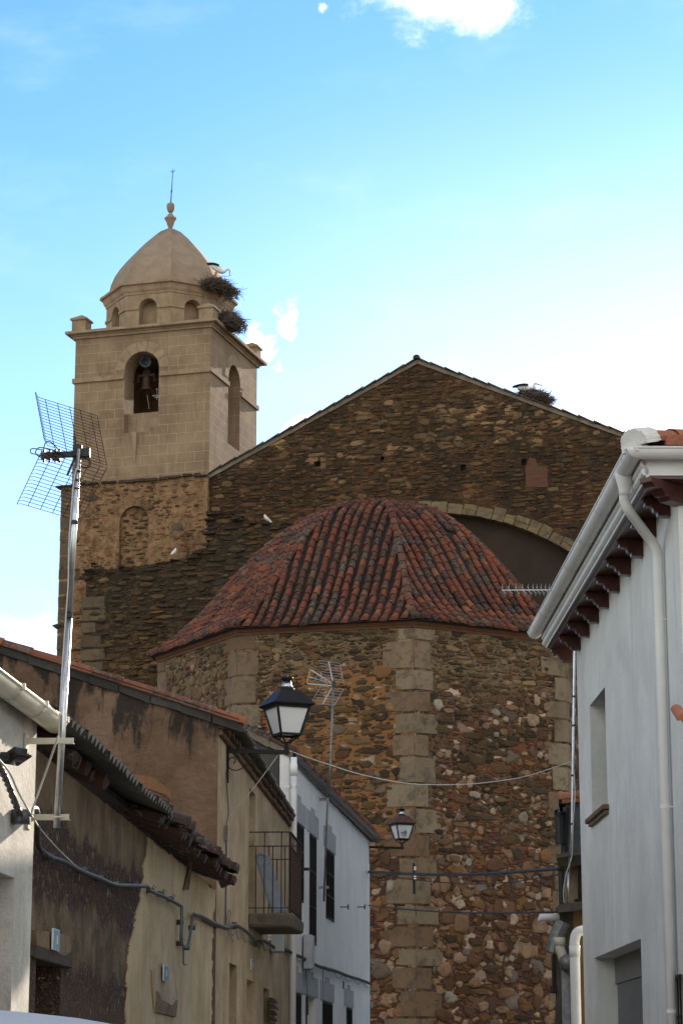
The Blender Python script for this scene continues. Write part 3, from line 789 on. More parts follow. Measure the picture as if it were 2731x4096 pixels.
# dome: eight curved leaves
z_ap = W(699, 912, cy0).z; H = z_ap - z_d2
prof = [(1.0, 0), (.99, .09), (.965, .18), (.91, .29), (.825, .40), (.70, .525), (.56, .65), (.40, .785), (.24, .90), (.10, .965), (.015, 1.0)]
m = MB(); m.lathe([(OR * .97 * r, z_d2 + H * h) for r, h in prof], (0, 0, 0), 8, R(22.5))
obj('dome', m, M_dome, tower, local=True)
# finial: urn, ball, iron rod
zf = z_ap - .05; s = 1.02
m = MB(); m.lathe([(.05, 0), (.075, .05), (.09, .09), (.15, .28), (.20, .36), (.215, .38), (.215, .41), (.16, .45), (.10, .53), (.055, .58), (.04, .62)], (0, 0, zf), 16); obj('urn', m, M_dome, tower, smooth=True, local=True)
m = MB(); m.lathe([(.04, .60), (.10, .65), (.135, .75), (.145, .84), (.13, .93), (.07, .97), (.02, .98)], (0, 0, zf), 16); obj('ball', m, M_dome, tower, smooth=True, local=True)
m = MB(); zr = zf + .96; m.tube([(0, 0, zr), (.03, 0, zr + .6), (.06, 0, zr + 1.28)], [.022, .016, .010], 6)
for sx in (-1, 1): m.tube(smooth_path([(.055, 0, zr + 1.12), (.055 + sx * .05, 0, zr + 1.21), (.055 + sx * .085, 0, zr + 1.17)], 3), .008, 5)
for sx in (-1, 1): m.tube([(.018, 0, zr + .46), (.018 + sx * .045, 0, zr + .44 + sx * .03)], .012, 5)
obj('iron_rod', m, M_iron, tower, local=True)
# rough stone foot of the tower, a little wider, with a brick ledge
m = MB(); zf0 = z_foot
m.wall(TP, [(-.30, 0), (2 * TH + .02, 0), (2 * TH + .02, zf0), (-.30, zf0)], [arch_hole(TP.uv(543, 2150)[0], 1.02, TP.uv(543, 2275)[1], TP.uv(543, 2028)[1] - .51, 10), TP.rect(373, 2256, 392, 2274)], .5, .16)
m.wall(TP, [(-.30, 0), (2 * TH + .02, 0), (2 * TH + .02, zf0 - .02), (-.30, zf0 - .02)], (), 4.9, -.36)
st = Stones(-.28, 2 * TH, 5, zf0 - .05, 5)
a_u = TP.uv(543, 2150)[0]; st.block(a_u - .66, a_u + .66, TP.uv(543, 2275)[1], TP.uv(543, 2028)[1] + .15)
def pick_foot(u, v, k):
    r = st.rg.random(); low = v < 15.0
    if r < .06: return (st.rg.uniform(.35, .6), st.rg.uniform(.22, .38), .03, 3, 4) if k < .3 else None
    if r < (.75 if low else .34): return (st.rg.uniform(.14, .5), st.rg.uniform(.05, .16), .035, 1, 3)
    if r < .9: return (st.rg.uniform(.12, .3), st.rg.uniform(.035, .06), .02, 2, 5)
    return None
st.fill(m.bm, lambda u, v, d: TP.p(u, v, .16 + d), pick_foot, 2600, gap=.035)
foot = obj('stone_foot', m, [M_tlow, M_s_slate, M_s_brick, M_corner], tower)
m = MB(); a_u = TP.uv(543, 2150)[0]; m.wall(TP, arch_hole(a_u, 1.0, TP.uv(543, 2275)[1], TP.uv(543, 2028)[1] - .51, 10), (), .2, .03)
sb = Stones(a_u - .5, a_u + .5, TP.uv(543, 2275)[1], TP.uv(543, 2028)[1] - .15, 6); sb.fill(m.bm, lambda u, v, d: TP.p(u, v, .03 + d), lambda u, v, k: (sb.rg.uniform(.15, .5), sb.rg.uniform(.05, .15), .04, 1, 3), 700, gap=.02)
obj('blocked_arch', m, [M_tlow, M_s_slate], foot)
m = MB(); x = -.34
while x < 2 * TH + .02:
    l = rnd.uniform(.2, .5); z = zf0 + .02 * math.sin(x * 2.1) + rnd.uniform(-.02, .03)
    p0 = TP.p(x, z, .06); m.box((p0.x, p0.y, z), (l * .97, .36 + rnd.uniform(-.06, .08), rnd.uniform(.06, .12)), rot=TR + rnd.uniform(-.06, .06)); x += l
m.bevel(.015).jitter(.008)
obj('ledge', m, M_tile_old, tower)
# cut corner stones of the foot, left edge, and a stub spout
m = MB(); z = 6.0
while z < zf0 - .3:
    h = rnd.uniform(.36, .55); l = rnd.uniform(.3, .6); p = TP.p(-.315 + l / 2, z + h / 2, .02); m.box(p, (l, .3, h - .03), rot=TR); z += h
m.bevel(.03, 2).jitter(.012)
obj('corner_stone', m, M_corner, tower)
m = MB(); p = TP.at(240, 2507, .1); m.tube([p + Vector((.2, 0, 0)), p + Vector((-.05, 0, .0)), p + Vector((-.24, 0, .04))], [.15, .12, .02], 6); obj('spout', m, M_ruin, tower)

# bells and loudspeakers hanging in the openings
def bell(o_loc, rz, label, r):
    t = thing('bell', label, 'bell', o_loc, rz, 'bells hanging in the tower openings')
    m = MB(); m.lathe([(r * .52, .46 * r / .23), (r * .58, .40 * r / .23), (r * .60, .2 * r / .23), (r * .74, .08 * r / .23), (r, 0), (r * .93, 0), (r * .66, .1 * r / .23), (r * .5, .38 * r / .23), (0, .39 * r / .23)], (0, 0, 0), 18)
    obj('bell_body', m, M_bronze, t, smooth=True, local=True)
    h = .46 * r / .23
    m = MB(); m.box((0, 0, h + .06), (r * 2.6, .10, .10)); m.box((0, 0, h + .17), (r * 1.1, .09, .12)); m.box((0, 0, h + .27), (r * .7, .08, .08))
    for sx in (-1, 1): m.box((sx * r * 1.22, 0, h - .06), (.05, .08, .24)); m.tube([(sx * r * 1.2, 0, h - .12), (sx * (AW / 2 + .05), 0, h - .12)], .022, 6)
    m.bevel(.012); obj('headstock', m, M_rust, t, local=True)
    m = MB(); m.tube([(0, 0, .3), (.02, 0, -.06), (.03, 0, -.14)], [.015, .02, .035], 8); obj('clapper', m, M_rust, t, local=True)
    m = MB(); m.tube([(.03, 0, -.16), (.09, -.02, -.42), (.11, 0, -.64)], .007, 5); obj('bell_rope', m, M_wire, t, local=True)
    return t
pb = TP.at(586, 1563, -.75)
bl = bell(pb, TR, 'bronze bell hanging in the front arch of the tower', .235)
m = MB(); q = MW[bl.name].inverted() @ TP.at(627, 1582, -.55)
m.box(q, (.30, .03, .035)); m.box(q + Vector((.04, 0, -.06)), (.2, .03, .03)); m.tube([q + Vector((.02, 0, -.16)), q + Vector((.02, 0, .18))], .016, 6); m.lathe([(0, -.05), (.05, -.03), (.055, 0), (.05, .03), (0, .05)], q + Vector((.02, 0, .2)), 10)
obj('striker', m, M_zinc, bl, local=True)
bell(tcen + TF_u * (TH - .75) - TF_d * .1 + Vector((0, 0, W(918, 1622, 78).z)), TR + R(90), 'bronze bell half seen in the right hand arch of the tower', .24)
def horn(p, d, label):
    t = thing('loudspeaker', label, 'loudspeaker', p, 0, 'loudspeakers in the tower arches')
    d = Vector(d).normalized(); M = d.to_track_quat('Z', 'Y').to_matrix().to_4x4()
    m = MB(); m.lathe([(.03, -.26), (.05, -.2), (.06, -.12), (.11, -.04), (.185, .05), (.20, .06), (.185, .065), (.10, -.03), (.04, -.08), (0, -.08)], (0, 0, 0), 18); m.bm.transform(M); obj('horn', m, M_speaker, t, smooth=True, local=True)
    m = MB(); m.lathe([(.075, -.42), (.08, -.40), (.08, -.26), (.05, -.24)], (0, 0, 0), 12); m.bm.transform(M); obj('driver', m, M_black, t, smooth=True, local=True)
    m = MB(); m.tube([Vector((0, 0, .30)), Vector((0, 0, .05)), -d * .2], .012, 6); obj('bracket', m, M_iron, t, local=True)
horn(TP.at(582, 1447, -.45), TF_u * .45 - TF_d + Vector((0, 0, -.25)), 'grey horn loudspeaker under the crown of the front tower arch')
horn(tcen + TF_u * (TH - .42) - TF_d * .2 + Vector((0, 0, W(918, 1517, 77.6).z)), TF_u - TF_d * .5 + Vector((0, 0, -.2)), 'grey horn loudspeaker in the right hand tower arch')

# ------------------------------------------------------------------ storks, their nests, and doves
def nest(name_label, c, rx, ry, rz, n, drop=0., group='stork nests on the church'):
    t = thing('stork_nest', name_label, 'nest', c, 0, group)
    m = MB(); rg = random.Random(int(c[0] * 100 + c[2] * 10))
    for i in range(n):
        g = rg.uniform(0, 2 * math.pi); k = math.sqrt(rg.uniform(.02, 1)); z = rg.uniform(-1, 1)
        rr = k * math.sqrt(max(.05, 1 - .8 * z * z)); p = Vector((rx * rr * math.cos(g), ry * rr * math.sin(g), rz * z - drop * max(0, math.cos(g)) * k))
        tg = Vector((-math.sin(g), math.cos(g), rg.uniform(-.35, .35))) if rg.random() < .6 else Vector((rg.uniform(-1, 1), rg.uniform(-1, 1), rg.uniform(-.7, .5)))
        tg.normalize(); l = rg.uniform(.12, .40) * (1.7 if rg.random() < .10 else 1)
        r = rg.uniform(.005, .011)
        mid = p + tg * l * .5 + Vector((rg.uniform(-1, 1), rg.uniform(-1, 1), rg.uniform(-1, 1))) * .03
        m.tube([p - tg * l * .5, mid * .5 + p * .5, p + tg * l], [r, r, r * .5], 4, cap=False)
    obj('twigs', m, M_twig, t, local=True)
    m = MB(); m.lathe([(0, -.8), (.6, -.7), (.85, -.2), (.8, .4), (.4, .55), (0, .5)], (0, 0, 0), 14); 
    for v in m.bm.verts:
        v.co = Vector((v.co.x * rx * .9, v.co.y * ry * .9, v.co.z * rz * .8 - drop * max(0, v.co.x) * .8)) + Vector((rnd.uniform(-1, 1), rnd.uniform(-1, 1), rnd.uniform(-1, 1))) * .03
    obj('matted_core', m, M_twig, t, local=True)
nest('wide twig nest on the dome cornice under the standing stork', W(878, 1142, YC - 1.7), .74, .6, .19, 900, .34)
nest('shaggy round twig nest spilling over the main tower cornice', W(920, 1286, YC - 2.2), .58, .55, .27, 900, .18)
nest('flat twig nest on the right slope of the nave gable', W(2135, 1588, 73.4), .70, .5, .17, 800, .12)
def stork(p, yaw, label, sit=False):
    t = thing('stork', label, 'stork', p, yaw, 'white storks on the church')
    # body leans forward, head hangs down in front; +x is forward
    nodes = [((-.26, 0, .02), (.05, .04)), ((-.12, 0, .03), (.105, .10)), ((.04, 0, .0), (.125, .115)), ((.17, 0, -.045), (.085, .075)), ((.235, 0, .0), .042), ((.262, 0, .06), .034), ((.285, 0, .095), .034), ((.325, 0, .08), (.036, .032)), ((.36, 0, .045), .014)]
    if sit: nodes[4:] = [((.225, 0, .05), .045), ((.235, 0, .13), .035), ((.255, 0, .17), .036), ((.295, 0, .165), .034), ((.33, 0, .15), .014)]
    m = MB(); m.body(nodes, [(i, i + 1) for i in range(len(nodes) - 1)]); obj('body', m, M_fwhite, t, smooth=True, local=True)
    for sy in (-1, 1):
        m = MB(); m.body([((.05, sy * .09, .09), (.06, .03)), ((-.08, sy * .10, .09), (.10, .035)), ((-.22, sy * .065, .075), (.085, .03)), ((-.38, sy * .02, .04), (.035, .02))], [(0, 1), (1, 2), (2, 3)]); obj('wing', m, M_fblack, t, smooth=True, local=True)
    h = Vector(nodes[-1][0]); d = Vector((.35, 0, -1)) if not sit else Vector((1, 0, -.25)); d.normalize()
    m = MB(); m.tube([h - d * .02, h + d * .09, h + d * .19], [.016, .011, .002], 6); obj('beak', m, M_beak, t, local=True)
    m = MB(); e = Vector(nodes[-2][0])
    for sy in (-1, 1): m.lathe([(0, -.006), (.006, 0), (0, .006)], e + Vector((.005, sy * .028, .008)), 8)
    obj('eyes', m, M_fblack, t, local=True)
    t.scale = (1.18, 1.18, 1.18)
    if not sit: t.rotation_euler = (0, R(22), yaw)
    if not sit:
        for sy in (-1, 1):
            m = MB(); m.tube([(.0, sy * .04, -.10), (-.02, sy * .045, -.22), (.0, sy * .045, -.42), (.05, sy * .045, -.43)], [.018, .010, .009, .005], 6); obj('leg', m, M_beak, t, local=True)
stork(W(872, 1076, YC - 1.7), R(-12), 'stork standing with its beak down on the topmost nest')
stork(W(2102, 1556, 73.3), R(10), 'stork sitting low in the nest on the gable slope', True)
def dove(p, yaw, label):
    t = thing('dove', label, 'dove', p, yaw, 'white doves on the ruined wall')
    nodes = [((-.15, 0, -.10), (.02, .035)), ((-.06, 0, -.03), (.06, .055)), ((.03, 0, .03), (.075, .065)), ((.08, 0, .09), .045), ((.09, 0, .14), .036), ((.115, 0, .14), .022)]
    m = MB(); m.body(nodes, [(i, i + 1) for i in range(5)]); obj('body', m, M_fwhite, t, smooth=True, local=True)
    m = MB(); m.tube([(.13, 0, .14), (.155, 0, .13)], [.01, .002], 5); obj('beak', m, M_beak, t, local=True)
    for sy in (-1, 1):
        m = MB(); m.tube([(.01, sy * .025, -.03), (.015, sy * .025, -.11), (.045, sy * .025, -.115)], [.01, .007, .004], 5); obj('leg', m, M_beak, t, local=True)

# ------------------------------------------------------------------ nave gable
GR = R(-14.9); gu = Vector((math.cos(GR), math.sin(GR), 0)); gd = Vector((-math.sin(GR), math.cos(GR), 0))
GO = Vector((2.455, 74.0, 0)); GP = Plane(*GO.xy, *(GO + gu).xy)
nave = thing('church_nave', 'tall rubble gable end of the church nave with a big stone arch', 'church', GO, GR)
zpk = 22.84 + EYE; zl = GP.uv(838, 1897)[1]; ul = -7.02; zr_ = GP.uv(2500, 1735)[1]; ur = GP.uv(2500, 1735)[0]
sl_l = (zpk - zl) / -ul; sl_r = (zpk - zr_) / ur; UR = 13.0
ar0 = 8.3; zc_in = GP.uv(1760, 2046)[1] - ar0; ua = 6.3; a_half = math.asin(ua / ar0)
zsp = zc_in + ar0 * math.cos(a_half)
archin = [(-ua, 6), (ua, 6)] + arc_pts(0, zc_in, ar0, math.pi / 2 - a_half, math.pi / 2 + a_half, 28)
m = MB()
edge = []
n = 40
for i in range(n + 1):
    u = lerp(-7.12, 0, i / n); edge.append((u, zpk + sl_l * u - .1 + rnd.uniform(-.03, .03)))
for i in range(1, n + 1):
    u = lerp(0, UR, i / n); edge.append((u, zpk - sl_r * u - .1 + rnd.uniform(-.03, .03)))
holes = [archin] + [GP.rect(x0, y0, x1, y1) for x0, y0, x1, y1 in ((1838, 1858, 1862, 1884), (2082, 1836, 2104, 1862), (1254, 1846, 1282, 1868), (1520, 1826, 1536, 1842))]
m.wall(GP, [(UR, 0), (-7.12, 0)][::-1] + edge[::-1], holes, .55)
gs = Stones(-7.0, 10.2, 14.6, zpk - .25, 8, .025)
for hq in holes[1:]: gs.block(hq[0][0] - .03, hq[1][0] + .03, hq[0][1] - .03, hq[2][1] + .03)
pb0 = GP.uv(2100, 1950); pb1 = GP.uv(2190, 1832); gs.block(pb0[0], pb1[0], pb0[1], pb1[1])
def in_gable(u, v):
    if v > zpk - (sl_l * -u if u < 0 else sl_r * u) - .30: return False
    return math.hypot(u, v - zc_in) > ar0 + .62 or v < zsp - .5
och0 = GP.uv(1790, 1880); och1 = GP.uv(2060, 1975)
def pick_gable(u, v, k):
    g = gs.rg; r = g.random(); big = 1.35 - k * .75
    if och0[0] < u < och1[0] and och1[1] < v < och0[1] and r < .8: return None
    pale = 20.6 + 1.2 * math.sin(u * 1.1) < v < 23.2
    if pale and r < .13: return (g.uniform(.18, .42) * big, g.uniform(.11, .19) * big, .035, 2, 5)
    if r < .24: return (g.uniform(.14, .3), g.uniform(.04, .06), .02, 3, 5) if v < 20.5 else None
    return (g.uniform(.16, .52) * big, g.uniform(.05, .125) * big, .04, 1 if r < .72 else 4, g.choice((2.2, 3, 4)))
gs.fill(m.bm, lambda u, v, d: GP.p(u, v, d), pick_gable, 15000, in_gable, gap=.012)
gw = obj('gable_wall', m, [M_gable, M_s_slate, M_s_pale, M_s_brick, M_s_dark], nave)
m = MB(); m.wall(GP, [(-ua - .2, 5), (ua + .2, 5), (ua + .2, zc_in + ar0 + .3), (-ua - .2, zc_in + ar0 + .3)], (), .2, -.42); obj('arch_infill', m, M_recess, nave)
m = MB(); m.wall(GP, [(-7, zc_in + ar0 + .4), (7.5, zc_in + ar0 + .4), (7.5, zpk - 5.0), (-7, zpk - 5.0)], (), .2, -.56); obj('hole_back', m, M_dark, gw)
m = MB()
k = -a_half
while k < a_half:
    d = rnd.uniform(.042, .066); g0 = math.pi / 2 + k + .0035; g1 = math.pi / 2 + min(k + d, a_half)
    m.wall(GP, arc_pts(0, zc_in, ar0 - .02, g0, g1, 3) + arc_pts(0, zc_in, ar0 + .16, g1, g0, 3), (), .5, .05)
    th = rnd.uniform(.26, .44)
    m.wall(GP, arc_pts(0, zc_in, ar0 + .17, g0, g1, 3) + arc_pts(0, zc_in, ar0 + th, g1, g0, 3), (), .4, .03 + rnd.uniform(0, .03))
    k += d
m.bevel(.02, 2).jitter(.012)
obj('stone_arch', m, M_arch, nave)
m = MB(); u0, v1 = GP.uv(2098, 1905); u1, _ = GP.uv(2188, 1905); _, v0 = GP.uv(2098, 1945)
pts = [GP.uv(x, y) for x, y in ((2100, 1868), (2118, 1830), (2140, 1835), (2150, 1865), (2188, 1868), (2190, 1948), (2102, 1950))]
m.wall(GP, pts, (), .05, .012); obj('brick_patch', m, M_brickp, nave)
# verge: mortar bed and stepped tiles
m = MB(); t = MB()
for sgn, sl, U in ((-1, sl_l, 7.1), (1, sl_r, UR)):
    a = math.atan(sl); x = .0; i = 0
    while x < U - .3:
        l = rnd.uniform(.42, .52); x1 = min(x + l, U); f = lambda u, dz, off=0.: GP.p(sgn * u, zpk - sl * u + dz, off)
        m.hexa([f(x, -.16, .05), f(x1, -.16, .05), f(x1, -.16, -.4), f(x, -.16, -.4)], [f(x, -.03 + .02 * (i % 2), .07), f(x1, -.03, .06), f(x1, -.03, -.4), f(x, -.03, -.4)])
        t.hexa([f(x - .05, -.005, .14), f(x1, -.04, .14), f(x1, -.04, -.3), f(x - .05, -.005, -.3)], [f(x - .05, .05, .14), f(x1, .0, .14), f(x1, .02, -.3), f(x - .05, .07, -.3)])
        x = x1; i += 1
m.jitter(.008); obj('verge_mortar', m, M_verge, nave)
t.tile(GP.p(0, zpk - .02, .2), GP.p(0, zpk - .0, -.3), (0, 0, 1), .12, .10, 8)
t.jitter(.006); obj('verge_tiles', t, M_tile_old, nave)
m = MB()
for sgn, sl, U in ((-1, sl_l, 7.0), (1, sl_r, UR)):
    f = lambda u, dz, off: GP.p(sgn * u, zpk - sl * u + dz, off)
    m.hexa([f(0, -.14, -.3), f(U, -.14, -.3), f(U, -.14, -22), f(0, -.14, -22)], [f(0, .0, -.3), f(U, .0, -.3), f(U, .0, -22), f(0, .0, -22)])
obj('roof', m, M_tile_old, nave)
m = MB(); m.wall(GP, [(-7.1, 0), (-6.6, 0), (-6.6, zpk - 7.1 * sl_l - .3), (-7.1, zpk - 7.1 * sl_l - .3)], (), 21, -.56)
m.wall(GP, [(UR - .5, 0), (UR, 0), (UR, zpk - UR * sl_r - .3), (UR - .5, zpk - UR * sl_r - .3)], (), 21, -.56); obj('side_wall', m, M_gable, nave)

# ruined wall stub between tower and apse
RP = Plane(*(GO - gd * 1.25).xy, *(GO - gd * 1.25 + gu).xy)
ruin = thing('ruined_wall', 'dark broken slate wall standing between the bell tower and the tiled apse', 'wall', RP.p(-6, 0), GR)
top = [(347, 2306), (352, 2286), (400, 2276), (510, 2268), (600, 2254), (678, 2246), (730, 2236), (760, 2226), (800, 2206), (836, 2190), (841, 2100), (843, 2060), (870, 2052), (900, 2056), (940, 2070), (985, 2088), (1046, 2086), (1110, 2094), (1180, 2098), (1300, 2110)]
pts = []
for a, b in zip(top, top[1:]):
    for i in range(4): pts.append(RP.uv(lerp(a[0], b[0], i / 4), lerp(a[1], b[1], i / 4) + rnd.uniform(-5, 5)))
u_l = RP.uv(347, 2306)[0]; u_r = pts[-1][0]
m = MB(); m.wall(RP, [(u_l - .12, 0), (u_r, 0)] + pts[::-1], (), 1.05)
rs = Stones(u_l, 2.2, 7.5, 20.2, 12, .025)
tops = sorted(pts)
def in_ruin(u, v):
    for a, b in zip(tops, tops[1:]):
        if a[0] <= u <= b[0]: return v < min(a[1], b[1]) - .1
    return False
def pick_ruin(u, v, k):
    g = rs.rg; big = 1.4 - k * .8
    return (g.uniform(.2, .62) * big, g.uniform(.06, .16) * big, g.uniform(.03, .09), 1 if g.random() < .88 else 2, g.choice((2.2, 3, 4)))
rs.fill(m.bm, lambda u, v, d: RP.p(u, v, d), pick_ruin, 9000, in_ruin, gap=.012)
obj('masonry', m, [M_ruin, M_s_dark, M_s_slate], ruin)
m = MB()
for i in range(0, len(pts) - 1):     # loose slates along the broken top
    for j in range(3):
        u = lerp(pts[i][0], pts[i + 1][0], rnd.random()); z = lerp(pts[i][1], pts[i + 1][1], .5) + rnd.uniform(-.10, .05); o = rnd.uniform(-.9, .04)
        p = RP.p(u, z, o); m.box(p, (rnd.uniform(.15, .45), rnd.uniform(.15, .4), rnd.uniform(.04, .10)), rot=GR + rnd.uniform(-.4, .4))
m.jitter(.02); obj('loose_slates', m, M_ruin, ruin)
m = MB(); z = 8.0
while z < RP.uv(347, 2420)[1]:
    h = rnd.uniform(.3, .5); l = rnd.choice((.5, .75, .9)) * rnd.uniform(.85, 1.1); m.box(RP.p(u_l - .13 + l / 2, z + h / 2, -.1), (l, .3, h - .03), rot=GR); z += h
m.bevel(.03, 2).jitter(.012); obj('corner_stone', m, M_corner, ruin)
dove(RP.at(1069, 2090, -.2) + Vector((0, 0, .1)), R(200), 'white dove on the higher step of the ruined wall, facing left')
dove(RP.at(696, 2222, -.2) + Vector((0, 0, .1)), R(60), 'white dove on the lower ledge of the ruined wall near the tower')

# ------------------------------------------------------------------ apse
AC = Vector((1.06, 68.29, 0)); AR = 6.343; AA = AR * math.cos(R(22.5))
apse = thing('church_apse', 'eight sided rubble stone apse with granite corners and a swept clay tile roof', 'apse', AC, GR)
zw = 11.8 + EYE
m = MB(); m.lathe([(AR - .3, zw - .02), (AR + .03, zw - .02), (AR + .03, zw + .05), (AR + .07, zw + .055), (AR + .07, zw + .12), (AR + .11, zw + .125), (AR + .11, zw + .17), (AR - .3, zw + .2)], (0, 0, 0), 8, R(22.5)); obj('brick_cornice', m, M_cornb, apse, local=True)
def facet(k):
    g = R(-90 + 45 * k); return Vector((math.cos(g), math.sin(g), 0)), Vector((-math.sin(g), math.cos(g), 0))
hs = AR * math.sin(R(22.5))
m = MB(); m.lathe([(AR, 0), (AR, zw)], (0, 0, 0), 8, R(22.5))
for k, z0_ in ((-1, 7.0), (0, 2.6), (1, 2.6)):
    nn, tt = facet(k); sk = Stones(-hs + .5, hs - .5, z0_, zw - .03, 40 + k)
    ph = sk.rg.uniform(0, 6)
    def pick_apse(u, v, t):
        g = sk.rg; r = g.random(); big = 1.4 - t * .85
        vv = v + .5 * math.sin(u * 1.3 + ph) + .3 * math.sin(u * 3.1 + ph * 2)
        if vv > 11.7 or (k == -1 and vv > 10.5):
            if k == -1 and r < .45: return (g.uniform(.16, .34) * big, g.uniform(.15, .32) * big, .04, g.choice((4, 4, 2)), 3.5)
            if r < .70: return (g.uniform(.16, .5) * big, g.uniform(.05, .13) * big, .035, 1, g.choice((2.2, 3, 4)))
            if r < .9: return (g.uniform(.15, .36) * big, g.uniform(.09, .2) * big, .035, 4 if r < .82 else 2, 3.5)
            return None
        if vv > 7.6:
            if k == 0 and u > -1.6:      # left of the corner: orange lime with flat dark stones
                if r < .55: return (g.uniform(.2, .62) * big, g.uniform(.07, .20) * big, .03, 1, g.choice((2.2, 3)))
                if r < .72: return (g.uniform(.16, .42) * big, g.uniform(.14, .30) * big, .045, 3 if r < .63 else 2, 2.6)
                return None
            if r < .30: return (g.uniform(.24, .70) * big, g.uniform(.09, .24) * big, .035, 1, 3)
            if r < .52: return (g.uniform(.13, .36) * big, g.uniform(.12, .32) * big, .055, 3, 2.6)
            if r < .82: return (g.uniform(.14, .36) * big, g.uniform(.10, .26) * big, .045, 2, 2.8)
            return (g.uniform(.16, .34), g.uniform(.04, .065), .025, 5, 5)
        if r < .66: return (g.uniform(.20, .46) * big, g.uniform(.17, .38) * big, .06, 2, g.choice((2.3, 3, 3.6)))
        if r < .79: return (g.uniform(.14, .34) * big, g.uniform(.13, .30) * big, .06, 3, 2.8)
        if r < .90: return (g.uniform(.2, .5) * big, g.uniform(.1, .22) * big, .045, 1, 3)
        return (g.uniform(.16, .32), g.uniform(.045, .07), .025, 5, 5)
    lime = k == 0
    sk.fill(m.bm, lambda u, v, d: nn * (AA + d) + tt * u + Vector((0, 0, v)), pick_apse, 5200, gap=.014)
obj('wall', m, [M_apse, M_s_slate, M_s_field, M_s_quartz, M_s_pale, M_s_brick], apse, local=True)
for k in (-1, 0, 1, 2):           # corner between facet k-1 and k
    n0, t0 = facet(k - 1); n1, t1 = facet(k); s2 = AR * math.sin(R(22.5))
    m = MB(); z = 2.0; i = 0
    while z < zw - .06:
        h = min(rnd.uniform(.46, .78), zw - .02 - z); a, b = (.74, .48) if i % 2 else (.50, .70)
        a *= rnd.uniform(.82, 1.18); b *= rnd.uniform(.82, 1.18); pr = .012 + rnd.uniform(0, .016); ci = AA + pr
        v = (n0 + n1).normalized() * (AR + pr * 1.05)
        q = [n0 * ci + t0 * (s2 - a), v, n1 * ci - t1 * (s2 - b), n1 * (AA - .1) - t1 * (s2 - b), v * .96, n0 * (AA - .1) + t0 * (s2 - a)]
        q = [Vector((p.x, p.y, z + .005)) for p in q]
        m.solid(q, (0, 0, h - .01)); z += h; i += 1
    m.bevel(.028, 2).jitter(.010)
    obj('granite_corner', m, M_granite, apse, local=True)
zap = W(1510, 2033, 68.29).z; zev = zw + .17
P0 = [(0.05, 0), (.7, .02), (1.35, .13), (2.15, .48), (2.95, 1.10), (3.65, 1.78), (4.2, 2.42), (4.66, 3.0), (5.27, 3.72), (5.92, 4.34), (6.60, 4.80)]
kz = (zap - zev) / 4.80
P0 = [(r, zap - d * kz) for r, d in P0]
# finer, by arc length from the eaves up
pp = smooth_path([Vector((r, 0, z)) for r, z in P0[::-1]], 6); sl_ = [0]
for a, b in zip(pp, pp[1:]): sl_.append(sl_[-1] + math.hypot((b.x - a.x) * .924, b.z - a.z))
def roof_at(s):
    if s <= 0: 
        d = (pp[1] - pp[0]); k = s / sl_[1]; return pp[0].x + d.x * k, pp[0].z + d.z * k
    for i in range(len(pp) - 1):
        if sl_[i + 1] >= s: 
            k = (s - sl_[i]) / (sl_[i + 1] - sl_[i]); return lerp(pp[i].x, pp[i + 1].x, k), lerp(pp[i].z, pp[i + 1].z, k)
    return pp[-1].x, pp[-1].z
roof = MB(); roof.lathe([(p.x, p.z - .03) for p in pp] , (0, 0, 0), 8, R(22.5)); rf = obj('tiled_roof', roof, M_bed, apse, local=True)
m = MB(); SP_ = .272; STEP = .33; rg = random.Random(11)
for k in (-2, -1, 0, 1, 2):
    nn, tt = facet(k)
    for j in range(-10, 11):
        wv = j * SP_ + .05
        s = -.04 + rg.uniform(-.05, .05); drift = 0.; rr_ = rg.uniform(.92, 1.08)
        while True:
            r0, z0_ = roof_at(s); r1, z1_ = roof_at(s + STEP + .07)
            lim = r0 * math.sin(R(22.5))
            if abs(wv) > lim - .02 or s > sl_[-1] - .25: break
            if rg.random() > .006:
                dx = rg.uniform(-.012, .012); dx2 = dx + rg.uniform(-.014, .014)
                drift = max(-.035, min(.035, drift + rg.uniform(-.012, .012))); w1 = wv + drift
                sag = -.035 * math.sin(s * 1.9 + j * .7 + k) * math.sin(j * .9)
                p0 = nn * r0 * .9239 + tt * (w1 + dx) + Vector((0, 0, z0_ + sag + rg.uniform(0, .02)))
                p1 = nn * r1 * .9239 + tt * (w1 + dx2) + Vector((0, 0, z1_ + sag - .02))
                up = nn * (z1_ - z0_) + Vector((0, 0, (r0 - r1) * .9239))
                m.tile(p0, p1, up, 1.0 * .098 * rr_ * rg.uniform(.93, 1.05), .078, 6, flat=1.18)
            s += STEP * rg.uniform(.93, 1.07)
    # hip
    nh = (facet(k)[0] + facet(k - 1)[0]).normalized(); s = -.05
    while s < sl_[-1] - .2:
        r0, z0_ = roof_at(s); r1, z1_ = roof_at(s + STEP + .09)
        up = nh * (z1_ - z0_) + Vector((0, 0, r0 - r1))
        m.tile(nh * r0 + Vector((rg.uniform(-.02, .02), 0, z0_ + .02)), nh * r1 + Vector((0, 0, z1_ + .0)), up, .115, .092, 6); s += STEP + .02
obj('clay_tiles', m, M_tile, rf, local=True)

M_tile_mid = mat_tile('weathered_tiles', [(0, (.20, .07, .04)), (.5, (.27, .095, .052)), (1, (.16, .062, .038))], lk=.4, dk=.6)
